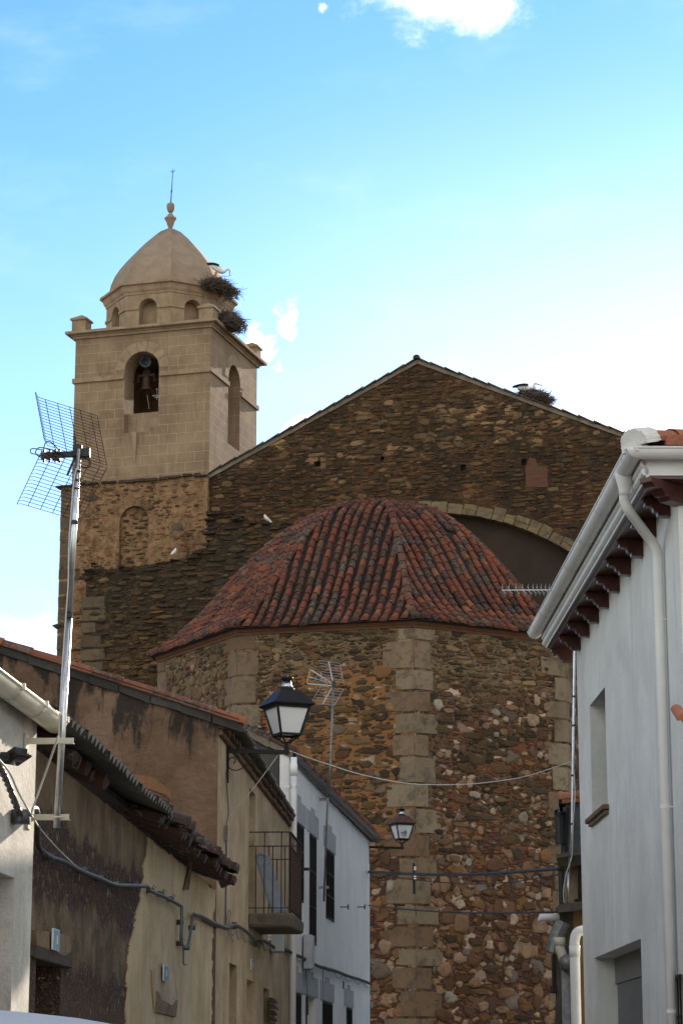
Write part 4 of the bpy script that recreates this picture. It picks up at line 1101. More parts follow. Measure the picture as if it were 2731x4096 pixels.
# ------------------------------------------------------------------ shared house pieces
def opening(pl, rc, parent, kind='window', depth=.2, mat=None, bars=0, frame=True):
    """what fills a wall opening, set back in its reveal; bars = iron grille in front"""
    u0, v0 = rc[0]; u1, v1 = rc[2]
    m = MB(); m.wall(pl, [(u0 - .03, v0 - .03), (u1 + .03, v0 - .03), (u1 + .03, v1 + .03), (u0 - .03, v1 + .03)], (), .05, -depth)
    o = obj(kind, m, mat or M_dark, parent)
    if bars:
        m = MB(); n = max(3, int((u1 - u0) / .11))
        for i in range(n + 1):
            u = lerp(u0 + .01, u1 - .01, i / n); m.tube([pl.p(u, v0, bars), pl.p(u, v1, bars)], .009, 5)
        for k in range(4):
            v = lerp(v0 + .03, v1 - .03, k / 3); m.bar(pl.p(u0, v, bars), pl.p(u1, v, bars), .012, .03)
        obj('grille', m, M_iron, o)
    return o
def gutter_run(m, p, q, r, seg=10, lip=.012, full=False):
    """half round gutter between two points of its centre line (centre at lip height)"""
    p = Vector(p); q = Vector(q); a = (q - p).normalized(); sd = a.cross(Vector((0, 0, 1))).normalized(); up = Vector((0, 0, 1))
    for rr, flip in ((r, False), (r - .006, True)):
        A = []; B = []
        for k in range(seg + 1):
            g = math.pi + math.pi * k / seg
            d = sd * math.cos(g) * rr + up * math.sin(g) * rr
            A.append(m.bm.verts.new(p + d)); B.append(m.bm.verts.new(q + d))
        for k in range(seg): m.face([A[k], A[k + 1], B[k + 1], B[k]] if not flip else [A[k + 1], A[k], B[k], B[k + 1]])
    for s in (-1, 1): m.tube([p + sd * s * r, q + sd * s * r], lip, 6)
    return sd
def gutter_band(m, p, a, r, wd=.03):
    a = Vector(a).normalized(); sd = a.cross(Vector((0, 0, 1))).normalized(); up = Vector((0, 0, 1))
    A = []; B = []
    for k in range(11):
        g = math.pi + math.pi * k / 10; d = sd * math.cos(g) * r + up * math.sin(g) * r
        A.append(m.bm.verts.new(Vector(p) + d)); B.append(m.bm.verts.new(Vector(p) + a * wd + d))
    for k in range(10): m.face([A[k], A[k + 1], B[k + 1], B[k]])
def corrugated(m, p, eave, up, ln, wd, per=.177, amp=.026, th=.008, seg=8):
    """wavy sheet: from p along the eave for ln, waves run up the slope for wd"""
    eave = Vector(eave).normalized(); up = Vector(up).normalized(); nn = eave.cross(up).normalized()
    if nn.z < 0: nn = -nn
    n = int(ln / per * seg); rows = []
    for j in (0, 1):
        for s in (0, 1):
            rows.append([m.bm.verts.new(p + eave * (ln * i / n) + up * wd * s + nn * (amp * math.cos(2 * math.pi * i / seg) - th * j)) for i in range(n + 1)])
    t0, t1, b0, b1 = rows
    for i in range(n):
        m.face([t0[i], t0[i + 1], t1[i + 1], t1[i]]); m.face([b0[i + 1], b0[i], b1[i], b1[i + 1]]); m.face([t0[i + 1], t0[i], b0[i], b0[i + 1]])
def slab(m, pts, th):
    m.solid([Vector(p) for p in pts], (0, 0, -th))
def plate(pl, rc, parent, off=.0):
    """small blue enamel house number plate"""
    m = MB(); m.wall(pl, rc, (), .012, .014 + off); o = obj('number_plate', m, M_enamelw, parent)
    (u0, v0), (u1, v1) = rc[0], rc[2]; du = (u1 - u0) * .05; dv = (v1 - v0) * .04
    m = MB(); m.wall(pl, [(u0 + du, v0 + dv), (u1 - du, v0 + dv), (u1 - du, v1 - dv), (u0 + du, v1 - dv)], (), .003, .018 + off); obj('blue_field', m, M_blue, o)
    uc = (u0 + u1) / 2; w_ = (u1 - u0)
    m = MB(); m.wall(pl, [(uc - w_ * .05, lerp(v0, v1, .30)), (uc + w_ * .07, lerp(v0, v1, .30)), (uc + w_ * .07, lerp(v0, v1, .70)), (uc - w_ * .05, lerp(v0, v1, .70))], (), .003, .021 + off)
    obj('numeral', m, M_enamelw, o)

# ------------------------------------------------------------------ grey house at the left edge
P0h = Plane(-1.84 - .0875 * 5.4, 9.0, -1.84, 14.4)
gh = thing('grey_house', 'sunlit grey rendered house corner with a fat cream gutter at the left edge', 'house', (-1.95, 13.2, 0), 0)
L0 = P0h.len; zg = W(275, 2884, 14.42).z
u_h, v_h = P0h.uv(61, 3512)
m = MB(); m.wall(P0h, [(0, 0), (L0, 0), (L0, zg + .02), (0, zg + .02)], [[(u_h - 1.25, .0 + .02), (u_h, .02), (u_h, v_h), (u_h - 1.25, v_h)]], .32)
E0 = Plane(-6.5, 14.08, -1.84 - .33, 14.08)
m.hexa([(-6.5, 9.4, 0), (-2.2, 9.4, 0), (-2.17, 14.39, 0), (-6.5, 14.39, 0)], [(-6.5, 9.4, zg), (-2.64, 9.4, zg), (-2.17, 14.39, zg), (-6.5, 14.39, zg)])
obj('wall', m, M_greyw, gh)
opening(P0h, [(u_h - 1.25, .02), (u_h, .02), (u_h, v_h), (u_h - 1.25, v_h)], gh, 'door', .27, M_olddoor)
m = MB(); g0 = W(275, 2884, 14.42); g1 = W(0, 2676, 12.64); gdv = (g1 - g0); g1 = g0 + gdv * 1.9; gdv.normalize()
off = P0h.n * -.078
gut = MB(); gutter_run(gut, g0 + off, g1 + off, .074, 12, .010); gutter = obj('gutter', gut, M_pvcc, gh, smooth=True)
m = MB()
for k in (.04, .12, .62, 1.22, 1.85): gutter_band(m, g0 + off + gdv * k, gdv, .079, .028); m.box(g0 + gdv * (k + .014) + Vector((0, 0, .0)), (.03, .03, .035)); 
obj('gutter_bracket', m, M_pvcc, gutter, smooth=False)
m = MB(); slab(m, [g0 + off + Vector((.02, .12, .035)), g1 + off + Vector((.02, 0, .035)), Vector((-6.6, 9.0, zg + 1.6)), Vector((-6.6, 14.5, zg + 1.6))], .09); obj('roof', m, M_tile_old, gh)

# mast antenna bracketed to that corner
A0 = P0h.at(112, 3279); A1 = P0h.at(103, 2974)
ya = A1.y
def gridwire(m, q, n, r=.0021, bars=7, bend=.10):
    TL, TR_, BR, BL = q; nn = (TR_ - TL).cross(BL - TL).normalized()
    if nn.y > 0: nn = -nn
    def at(s, t):
        p = TL.lerp(TR_, s).lerp(BL.lerp(BR, s), t); 
        b = .0 if s > .12 else (.12 - s) * .35
        return p + nn * b
    for i in range(n):
        t = i / (n - 1); m.tube([at(0, t), at(.06, t), at(.12, t), at(1, t)], r, 5)
    for j in range(bars):
        s = [0, .22, .40, .58, .74, .90, 1][j]; m.tube([at(s, 0), at(s, 1)], r * 1.15, 5)
an = thing('tv_antenna', 'tall galvanised mast with a two leaf wire grid television antenna beside the grey house corner', 'antenna', A0 + P0h.n * .25, 0)
mp = [W(228, 3312, ya + .0), None, W(316, 1797, ya + .03)]
m = MB(); m.tube([mp[0], mp[0].lerp(mp[2], .55)], .0200, 14); m.tube([mp[0].lerp(mp[2], .55), mp[2]], .0175, 14); mast = obj('mast', m, M_galv, an, smooth=True)
m = MB()
for k in (.55, .80): 
    c = mp[0].lerp(mp[2], k); d = (mp[2] - mp[0]).normalized(); m.tube([c - d * .012, c + d * .012], .024, 10)
for k in (.94, .915, .892): 
    c = mp[0].lerp(mp[2], k); d = (mp[2] - mp[0]).normalized(); m.tube([c - d * .010 + Vector((0, 0, .006)), c + d * .010 - Vector((0, 0, .006))], .0205, 10)
obj('tape', m, M_black, mast)
m = MB()
for a, px, py in ((A1, 297, 2974), (A0, 278, 3279)):
    e = W(px, py, ya - .02); m.bar(a - P0h.n * .05, e, .035, .004); m.bar(a - P0h.n * .05 + Vector((0, -.016, .014)), e + Vector((0, -.016, .014)), .004, .035); m.box(a + Vector((.005, 0, 0)), (.012, .10, .11))
    c = mp[0].lerp(mp[2], .0 if py > 3000 else .22); m.tube([Vector((W(px - 42, py, ya).x - .03, ya - .03, a.z)), Vector((W(px - 42, py, ya).x + .03, ya - .03, a.z))], .006, 6)
obj('wall_bracket', m, M_pvcc, an)
k_ = ya / 17.25
Yq = lambda d: 17.25 * k_ + (d - 17.3) * k_
gr = MB(); gridwire(gr, [W(122, 1579, Yq(17.05)), W(390, 1663, Yq(17.65)), W(428, 1862, Yq(17.6)), W(158, 1770, Yq(17.0))], 17)
obj('upper_grid', gr, M_rust, an, label='upper wire leaf of the reflector')
gr = MB(); gridwire(gr, [W(155, 1786, Yq(17.0)), W(428, 1872, Yq(17.6)), W(322, 2085, Yq(17.75)), W(53, 2005, Yq(17.15))], 17)
obj('lower_grid', gr, M_rust, an, label='lower wire leaf of the reflector')
m = MB(); hub = W(312, 1805, ya + .05)
m.box(hub, (.055, .06, .07)); m.box(W(345, 1812, ya + .06), (.05, .05, .05)); m.bar(W(350, 1815, ya + .06), W(165, 1822, ya + .02), .028, .034); m.bar(W(296, 1745, ya + .05), hub, .012, .012); m.bar(hub, W(270, 1902, ya + .04), .014, .014)
for px in (172, 196, 218, 234): 
    c = W(px, 1823, ya + .02); 
    for dz in (-1, 1): m.box(c + Vector((0, 0, dz * .018)), (.018, .03, .012)); m.box(c + Vector((.008, 0, dz * .03)), (.012, .02, .02))
obj('boom', m, M_black, an)
m = MB()
for a in ([(246, 1830), (180, 1812), (185, 1768), (210, 1772), (240, 1806)], [(240, 1838), (150, 1818), (126, 1812), (124, 1798), (138, 1794), (170, 1800)], [(250, 1846), (170, 1832), (144, 1812), (150, 1796), (166, 1790), (220, 1802), (262, 1824)]):
    m.tube(smooth_path([W(x, y, ya + .01) for x, y in a], 4), .0035, 5)
m.tube(smooth_path([W(x, y, ya + .07) for x, y in ((322, 1838), (345, 1836), (362, 1848), (358, 1868), (338, 1870), (318, 1862))], 4), .004, 5)
obj('dipole_loops', m, M_rust, an)
m = MB(); m.tube(smooth_path([W(x, y, ya - .02) for x, y in ((326, 1850), (300, 1900), (283, 2080), (276, 2200), (274, 2330), (262, 2500), (248, 2700), (240, 2860), (236, 2950))], 4), .0045, 5); obj('coax', m, M_wire, an)

# floodlight
fl = thing('floodlight', 'small black floodlight on an arm in front of the grey house wall', 'floodlight', P0h.at(20, 3040), 0)
c = W(66, 3020, 13.5)
fd = Vector((.35, -.22, -.9)).normalized(); M = fd.to_track_quat('Z', 'Y').to_matrix()
m = MB(); m.box(c, (.115, .10, .05), M=M); m.bevel(.008); hd = obj('housing', m, M_black, fl)
m = MB(); m.box(c + fd * .028, (.125, .11, .012), M=M); obj('rim', m, M_rust, hd)
m = MB(); m.box(c + fd * .036, (.10, .085, .006), M=M); obj('glass', m, M_carglass, hd)
m = MB(); m.tube([c - fd * .02, W(20, 3040, 13.4), W(-40, 3046, 13.2)], .012, 6); m.box(W(22, 3026, 13.45), (.05, .05, .045)); m.box(c + Vector((.05, 0, .02)), (.03, .02, .03)); obj('arm', m, M_black, fl)

# ------------------------------------------------------------------ old house with peeling render
h1 = lambda Y: -1.53 + .0517 * (Y - 28.5)
P1 = Plane(h1(14.5), 14.5, h1(28.55), 28.55)
ze = 2.468 + EYE
oh = thing('old_house', 'decayed brown adobe house with peeling cream render and a sagging corrugated roof edge', 'house', (h1(22), 22, 0), 0)
door = P1.rect(146, 3838, 246, 4300); nich = P1.rect(326, 3790, 372, 4300); wn = P1.rect(616, 4052, 686, 4300)
m = MB(); m.wall(P1, [(0, 0), (P1.len, 0), (P1.len, ze - .16), (0, ze - .16)], [door, wn], .45)
w1 = obj('wall', m, M_adobe, oh)
opening(P1, door, oh, 'door', .30, M_olddoor); opening(P1, wn, oh, 'window', .22, M_olddoor)
m = MB(); u, v = door[3]; m.wall(P1, [(u - .25, v), (door[1][0] + .3, v - .01), (door[1][0] + .3, v + .10), (u - .25, v + .11)], (), .2, .035)
m.bevel(.02).jitter(.012); obj('door_lintel', m, M_olddoor, oh)
m = MB(); pts = [P1.uv(x, y) for x, y in ((128, 3722), (205, 3728), (262, 3745), (262, 3800), (240, 3820), (128, 3790))]; m.wall(P1, pts, (), .1, .04); m.jitter(.01); obj('lintel_stone', m, M_granite, oh)
m = MB(); u0, v1 = wn[3]; u1 = wn[1][0]; m.wall(P1, [(u0 - .1, v1), (u1 + .1, v1), (u1 + .12, v1 + .17), (u1 - .2, v1 + .10), (u0 + .2, v1 + .14), (u0 - .12, v1 + .2)], (), .1, .045); m.jitter(.012); obj('window_lintel', m, M_granite, oh)
# layers of render left on the wall
def patch(name, mat, pts, off, jit=6, parent=oh, pl=P1, dep=.02, lab=None):
    q = []
    for a, b in zip(pts, pts[1:] + pts[:1]):
        n = max(1, int(math.hypot(b[0] - a[0], b[1] - a[1]) / 14))
        for i in sorted([0] + [rnd.uniform(0, n) for _ in range(n)]): q.append((lerp(a[0], b[0], i / n) + rnd.uniform(-jit, jit) * .6, lerp(a[1], b[1], i / n) + rnd.uniform(-jit, jit)))
    m = MB(); m.wall(pl, [pl.uv(x, y) for x, y in q], (), dep, off)
    return obj(name, m, mat, parent, label=lab)
top_v = lambda px: None
zt1 = ze - .17
def topy(px):   # photo row of the wall top at a column
    u, v = P1.uv(px, 3500); p = P1.p(u, zt1); 
    d = Vector((p.x, p.y, p.z - EYE)); q = (d.z * CP - d.y * SP) / (d.y * CP + d.z * SP); return 2048 - q * F
M_tan = mat_render('tan_render', (.13, .082, .048), (.215, .14, .085), (.07, .045, .028), .55, 1.6, .012, (.11, .065, .04), .4, stretch=.2)
patch('cream_render', M_cream, [(606, topy(606) + 2), (700, topy(700) + 2), (852, topy(852) + 2), (857, 3560), (850, 3680), (845, 3900), (843, 4200), (500, 4300), (500, 4095), (505, 3900), (506, 3831), (534, 3700), (552, 3600), (573, 3516), (568, 3470), (582, 3420), (590, 3350)], .012, 7)
m = MB(); pts = [P1.uv(x, y) for x, y in ((724, 3560), (742, 3560), (758, 3440), (752, 3440))]; m.wall(P1, pts, (), .02, .040); obj('crack', m, M_adobe, w1)
plate(P1, P1.rect(180, 3712, 206, 3798), oh, .05); plate(P1, P1.rect(635, 3858, 651, 3922), oh, .04)
m = MB(); pts = [P1.uv(x, y) for x, y in ((596, 3880), (640, 3850), (690, 3900), (706, 3990), (690, 4050), (610, 4050), (600, 3960))]; m.wall(P1, pts, (), .02, .026); m.jitter(.006); obj('mortar_patch', m, M_beige, oh)
# roof: corrugated sheets near, tiles far, dark boards below
ev = Vector((.0517, 1, 0)).normalized(); upv = Vector((-1, .0517, .36)).normalized()
eo = lambda Y, d=0.: Vector((-1.256 + .0517 * (Y - 28.5) + .02, Y, ze)) + upv * d
m = MB(); y = 16.15; i = 0
while y < 22.3:
    corrugated(m, eo(y) + Vector((.015 * (i % 3 - 1), 0, .012 * (i % 2) - .004 * i + rnd.uniform(-.012, .012))), ev, upv, 1.06, 3.2, amp=.028); y += .98; i += 1
obj('corrugated_roof', m, M_fibre, oh)
m = MB(); y = 21.9; rg = random.Random(5)
while y < 28.75:
    sag = -.04 * math.sin((y - 22) / 6.5 * math.pi)
    for d in range(6):
        e = eo(y, d * .36 + rg.uniform(-.10, .10)) + Vector((0, rg.uniform(-.035, .035), sag - .02 + rg.uniform(-.02, .02))); m.tile(e, e + upv * .44 + Vector((0, 0, -.02)), (0, 0, 1), .092, .075, 6)
        if d < 2: e2 = e + ev * .10 + Vector((0, 0, -.055)); m.tile(e2 + upv * .02, e2 + upv * .40, (0, 0, -1), .088, .08, 6)
    y += .205 + rg.uniform(-.012, .012)
obj('tile_roof', m, M_tile_old, oh)
m = MB(); y = 17.2; rg = random.Random(9)
while y < 19.4:
    e = eo(y, .16 + rg.uniform(0, .16)) + Vector((0, 0, -.10 + rg.uniform(-.03, .02))); m.tile(e, e + upv * .4 + Vector((0, rg.uniform(-.06, .06), 0)), (0, rg.uniform(-.4, .4), -1), .10, .085, 7); y += rg.uniform(.19, .34)
obj('under_tiles', m, M_tile_old, oh)
m = MB(); slab(m, [eo(14.5, .55) + Vector((0, 0, -.05)), eo(28.7, .25) + Vector((0, 0, -.10)), eo(28.7, 3.3) + Vector((0, 0, -.10)), eo(14.5, 3.3) + Vector((0, 0, -.06))], .05); obj('roof_boards', m, M_olddoor, oh)
m = MB(); p = W(858, 3490, 28.5); m.hexa([W(858, 3488, 28.5), W(862, 3492, 28.55), W(888, 3553, 28.5), W(884, 3552, 28.45)], [W(905, 3500, 28.3), W(918, 3512, 28.5), W(912, 3545, 28.5), W(905, 3540, 28.3)]); obj('loose_sheet', m, M_rust, oh)

# ------------------------------------------------------------------ beige house with the brown gable and the balcony
YG = 29.4
xc2 = W(872, 3100, YG).x; xf2 = W(1157, 3450, 40.1).x
P2 = Plane(xc2, YG, xf2, 40.1)
v0 = W(0, 2552, YG); v1 = W(955, 2862, YG); slp = (v0.z - v1.z) / (v1.x - v0.x)
ez2 = v1.z
bh = thing('beige_house', 'beige house with a brown stuccoed gable, an iron balcony and a grey sheet eave', 'house', (xc2, YG, 0), 0)
def mat_brown_gable():
    m, N = newmat('brown_gable'); uv = UV(N); u, v, _ = N.sep(uv)
    a = N.noise(uv, 1.1, 7, .68, .3); g = N.noise(uv, 13, 6, .72)
    c = N.mix(N.step(a, .28, .74), (.12, .072, .045), (.225, .14, .088))
    q = N.noise(N.map(uv, (1, .8, 1), (3, 4, 0)), 1.0, 7, .7, .5)
    c = N.mix(N.m('MULTIPLY', N.step(q, .50, .60), .5), c, (.265, .18, .12))
    c = N.mix(.38, c, N.comb(g, g, g), 'OVERLAY')
    # soot and lichen running down from the verge
    below = N.m('SUBTRACT', N.m('SUBTRACT', ez2 + slp * 40.0 + slp * (v1.x - xc2), N.m('MULTIPLY', u, slp)), v)
    run = N.noise(N.map(uv, (1, .28, 1), (1.3, 8, 0)), 2.6, 6, .68, .3)
    k = N.m('SUBTRACT', run, N.m('MULTIPLY', below, .16))
    c = N.mix(N.m('MULTIPLY', N.step(k, .40, .50), .88), c, (.018, .016, .014))
    dm = N.step(v, 4.4, 2.8)
    c = N.mix(N.m('MULTIPLY', dm, .35), c, (.10, .062, .042))
    finish(N, c, .93, N.m('ADD', g, N.m('MULTIPLY', a, .8)), .045, .9)
    return m
M_bgable = mat_brown_gable()
PG = Plane(-6.8, YG, xc2, YG)
ridge_x = -6.0; lz = lambda x: ez2 + slp * (v1.x - x)
m = MB(); m.wall(PG, [(PG.len - (xc2 - x), z) for x, z in ((-6.8, 0), (xc2, 0), (xc2, lz(xc2) - .16), (ridge_x, lz(ridge_x) - .12), (-6.8, lz(ridge_x) - .5))], (), .4)
obj('gable_wall', m, M_bgable, bh)
m = MB(); pts = [PG.uv(x, y) for x, y in ((532, 3095), (610, 3110), (680, 3160), (690, 3200), (660, 3180), (580, 3150), (540, 3130))]; m.wall(PG, pts, (), .03, .015); m.jitter(.006); obj('old_roof_scar', m, mat_render('scar', (.18, .08, .04), (.26, .13, .06), sk=.4), bh)
# street front
slot = P2.rect(998, 3150, 1022, 3650); d1 = P2.rect(918, 3850, 948, 4300); n1 = P2.rect(987, 3915, 1018, 4300); d2 = P2.rect(1054, 3950, 1078, 4300)
z2 = 4.393 + EYE
m = MB(); m.wall(P2, [(0, 0), (P2.len, 0), (P2.len, z2 - .1), (0, z2 - .1)], [slot, d1, n1, d2], .38)
obj('street_wall', m, M_beige, bh)
opening(P2, slot, bh, 'balcony_door', .28, M_olddoor); opening(P2, d1, bh, 'door', .10, M_olddoor); opening(P2, n1, bh, 'door', .3, M_whitef); opening(P2, d2, bh, 'window', .1, M_olddoor)
m = MB(); a = P2.at(1078, 4010, .02)
for k in range(6): m.hexa([a + Vector((0, 0, -.09 * k)), a + Vector((.10 + .05 * math.sin(k * 2), .1, -.09 * k - .02)), a + Vector((.12, .2, -.09 * k)), a + Vector((0, .2, -.09 * k))], [a + Vector((0, 0, -.09 * k + .08)), a + Vector((.05, .05, -.09 * k + .06)), a + Vector((.07, .2, -.09 * k + .07)), a + Vector((0, .2, -.09 * k + .08))])
obj('torn_shutter', m, M_olddoor, bh)
# brick corbel eave: three stepped courses of single bricks
m = MB()
for row, (o, dz) in enumerate(((.045, -.13), (.085, -.045))):
    u = .0
    while u < P2.len - .05:
        c = P2.p(u + .12, z2 + dz, o / 2 + (rnd.uniform(-.012, .012))); m.box(c, (o + .02, .215, .075), rot=math.atan2(P2.u.y, P2.u.x) - R(90) + rnd.uniform(-.03, .03)); u += .235 if row != 1 else .25
m.bevel(.008).jitter(.004); obj('brick_eaves', m, mat_brick('shaded_brick', (.12, .06, .035), (.09, .05, .03), (.16, .125, .08), .24, .08), bh)  # brick colour darkened to carry the shadow under the sheet eave
u2 = Vector((P2.u.x, P2.u.y, 0)); up2 = (Vector((-1, 0, slp))).normalized()
eo2 = lambda Y: Vector((-1.289 + (Y - 29.392) * .0459 + .03, Y, z2 - .02))
m = MB(); y = 29.3; i = 0
while y < 40:
    ln = min(1.08, 40.25 - y); corrugated(m, eo2(y) + Vector((.02 * (i % 2), 0, -.012 * (i % 2) + .02)), u2, up2, ln, 2.2, amp=.024, per=.146); y += .98; i += 1
obj('corrugated_eave', m, M_fibre, bh)
m = MB(); slab(m, [Vector((xc2 + .02, YG + .05, lz(xc2) - .03)), Vector((xf2 + .02, 40.1, lz(xc2) - .03)), Vector((ridge_x, 40.1, lz(ridge_x))), Vector((ridge_x, YG + .05, lz(ridge_x)))], .1)
slab(m, [Vector((ridge_x, YG + .05, lz(ridge_x))), Vector((ridge_x, 40.1, lz(ridge_x))), Vector((-11, 40.1, lz(ridge_x) - 2.2)), Vector((-11, YG + .05, lz(ridge_x) - 2.2))], .1); obj('roof', m, M_tile_old, bh)
# verge: dark mortar band and a line of red tiles, lower ends to the right
m = MB(); t = MB(); x = v1.x + .05
while x > -6.2:
    l = rnd.uniform(.36, .40); x1 = x - l
    f = lambda X, dz, dy=0.: Vector((X, YG + dy, lz(X) + dz))
    m.hexa([f(x, -.20, -.04), f(x1, -.20, -.04), f(x1, -.20, .2), f(x, -.20, .2)], [f(x, -.06, -.05), f(x1, -.06, -.05), f(x1, -.06, .2), f(x, -.06, .2)])
    t.tile(f(x + .04, -.075, -.01), f(x1, -.085, -.01), (0, -.15, 1), .088, .078, 7)
    x = x1
m.jitter(.012); vb = obj('verge_mortar', m, mat_stone('sooty_mortar', [(0, (.045, .04, .036)), (1, (.10, .085, .075))], (.02, .018, .017), .7, .02), bh); obj('verge_tiles', t, M_tile_mid, bh)
# balcony
yb0 = 33.3; ub0 = (yb0 - YG) / P2.u.y; ub1 = ub0 + 2.05; bd = .60
zb_ = W(1160, 3652, yb0).z; zb1 = W(1160, 3704, yb0).z
bal = MB(); bal.hexa([P2.p(ub0, zb1, -.02), P2.p(ub1, zb1, -.02), P2.p(ub1, zb1, bd * .98), P2.p(ub0, zb1, bd * .98)], [P2.p(ub0, zb_, -.02), P2.p(ub1, zb_, -.02), P2.p(ub1, zb_, bd + .03), P2.p(ub0, zb_, bd + .03)]); bal.bevel(.025).jitter(.01)
bs = obj('balcony', bal, M_concrete, bh)
zr_t = W(1160, 3328, yb0).z; zr_m = W(1160, 3384, yb0).z
m = MB(); L = [(ub0 + .03, -.02), (ub0 + .03, bd - .03), (ub1 - .03, bd - .03), (ub1 - .03, -.02)]
for a, b in zip(L, L[1:]):
    m.bar(P2.p(a[0], zr_t, a[1]), P2.p(b[0], zr_t, b[1]), .035, .014)
    m.bar(P2.p(a[0], zr_m, a[1]), P2.p(b[0], zr_m, b[1]), .02, .012)
    m.bar(P2.p(a[0], zb_ + .07, a[1]), P2.p(b[0], zb_ + .07, b[1]), .02, .012)
    n = max(4, int(math.hypot(b[0] - a[0], b[1] - a[1]) / .115))
    for i in range(n + 1):
        u, d = lerp(a[0], b[0], i / n), lerp(a[1], b[1], i / n); m.tube([P2.p(u, zb_, d), P2.p(u, zr_t if i % 2 == 0 else zr_m, d)], .0085 if 0 < i < n else .012, 5)
obj('railing', m, M_rust, bs)
brd = thing('leaning_board', 'grey blue board leaning inside the iron balcony', 'board', P2.p(ub0 + .2, zb_, .15), 0)
m = MB(); a = P2.p(ub0 + .25, zb_ + .01, .42); b = P2.p(ub0 + .22, zb_ + .78, .10); M_board = plain('blue_board', (.20, .235, .29), .6, var=.15)
pts = []
sd = P2.u
a = P2.p(ub0 + .30, zb_ + .01, .40); b = P2.p(ub0 + .30, zb_ + .80, .16); m.bar(a, b, .20, .04, up=(0, -1, 0)); m.bevel(.015, 2); obj('panel', m, M_board, brd)
m = MB(); m.tube(smooth_path([b + Vector((-.09, 0, -.03)), b + Vector((-.03, 0, .035)), b + Vector((.06, 0, .0))], 4), .022, 8); obj('top_edge', m, M_board, brd)
plate(P2, P2.rect(1001, 3835, 1007, 3880), bh, .005)
m = MB(); m.box(P2.at(905, 3335, .03), (.04, .05, .20)); m.tube(smooth_path([P2.at(x, y, .02) for x, y in ((904, 3088), (910, 3180), (914, 3250), (905, 3310))], 4), .008, 5); m.tube(smooth_path([P2.at(x, y, .02) for x, y in ((905, 3360), (906, 3480), (903, 3600), (903, 3700))], 4), .012, 5); m.tube(smooth_path([P2.at(x, y, .04) for x, y in ((903, 3700), (915, 3640), (922, 3660), (912, 3720), (930, 3760), (935, 3768))], 4), .005, 5)
obj('wall_cable', m, M_cable, bh)
m = MB(); 
for y in (3718, 3730, 3742, 3756): m.box(P2.at(1078, y, .05), (.06, .03, .03))
m.bar(P2.at(1075, 3712, .03), P2.at(1075, 3762, .03), .03, .02); obj('cable_rack', m, M_enamelw, bh)
m = MB(); m.box(P2.at(1110, 3735, .1), (.2, .45, .55)); m.bevel(.01); obj('meter_box', m, M_lintel, bh)

# ------------------------------------------------------------------ white house
x30 = W(1157, 3400, 40.15).x; x31 = W(1478, 3600, 54.0).x
P3 = Plane(x30, 40.15, x31, 54.0)
wh = thing('white_house', 'white painted house with grey blocks over barred windows and a dented zinc gutter', 'house', (x30, 40.2, 0), 0)
z3 = 5.439 + EYE
W3 = [((1172, 3277, 1211, 3590), 0), ((1237, 3333, 1262, 3772), 1), ((1302, 3393, 1332, 3672), 0), ((1156, 3964, 1200, 4300), 0), ((1222, 3982, 1260, 4300), 2), ((1289, 4003, 1325, 4300), 0), ((1384, 4028, 1404, 4300), 0)]
rcs = [P3.rect(*a) for a, k in W3]
m = MB(); m.wall(P3, [(0, 0), (P3.len, 0), (P3.len, z3 - .06), (0, z3 - .06)], rcs, .3)
obj('street_wall', m, M_whitef, wh)
for (a, k), rc in zip(W3, rcs):
    if k == 1:
        o = opening(P3, rc, wh, 'balcony_door', .17, M_dark, .015); (u0, q0), (u1, q1) = rc[0], rc[2]; vs = lerp(q0, q1, .50)
        m = MB(); m.wall(P3, [(u0 + .01, vs), (u1 - .01, vs), (u1 - .01, q1 - .01), (u0 + .01, q1 - .01)], (), .04, -.1); obj('blind', m, M_white, o)
    elif k == 2:
        o = opening(P3, rc, wh, 'door', .14, M_olddoor)
    else: opening(P3, rc, wh, 'window', .15, M_dark, .02)
def lintel(rc, h=.42, ex=.35):
    (u0, _), (u1, v1) = rc[0], rc[2]; m = MB(); n = 3; a = u0 - ex; b = u1 + ex
    for i in range(n):
        q0, q1 = lerp(a, b, i / n), lerp(a, b, (i + 1) / n); dz = .09 if i == 1 else 0
        m.wall(P3, [(q0 + .008, v1 + .02), (q1 - .008, v1 + .02), (q1 - .008, v1 + h + dz), (q0 + .008, v1 + h + dz)], (), .01, .012)
    obj('painted_lintel', m, M_lintel, wh)
for i, rc in enumerate(rcs): lintel(rc, .40 if i < 3 else .36, .4)
# gable end that shows over the beige house
G3 = Plane(-7, 40.13, x30, 40.13)
a = W(958, 2895, 40.13); b = W(1133, 2982, 40.13); s3 = (a.z - b.z) / (b.x - a.x); xr3 = a.x - .25; lz3 = lambda x: b.z + s3 * (b.x - max(x, xr3)) - s3 * 1.2 * max(0, xr3 - x)
m = MB(); m.wall(G3, [(x + 7, z) for x, z in ((-7, 0), (x30 - .17, 0), (x30 - .17, lz3(x30 - .17) - .1), (xr3, lz3(xr3) - .1), (-7, lz3(-7) - .1))], (), .3); obj('gable_wall', m, M_pebble, wh)
m = MB(); m.wall(G3, [(x + 7, z) for x, z in ((x30 - .165, 0), (x30 - .002, 0), (x30 - .002, lz3(x30) - .06), (x30 - .165, lz3(x30 - .165) - .06))], (), .3, .012); obj('white_edge', m, M_whitef, wh)
m = MB(); t = MB(); x = x30 + .05
while x > xr3:
    f = lambda X, dz, dy=0.: Vector((X, 40.1 + dy, lz3(X) + dz)); x1 = x - .4
    m.hexa([f(x, -.15, -.03), f(x1, -.15, -.03), f(x1, -.15, .3), f(x, -.15, .3)], [f(x, -.03, -.05), f(x1, -.03, -.05), f(x1, -.03, .3), f(x, -.03, .3)])
    t.tile(f(x + .03, -.03, .02), f(x1, -.03, .02), (0, 0, 1), .10, .085, 6); x = x1
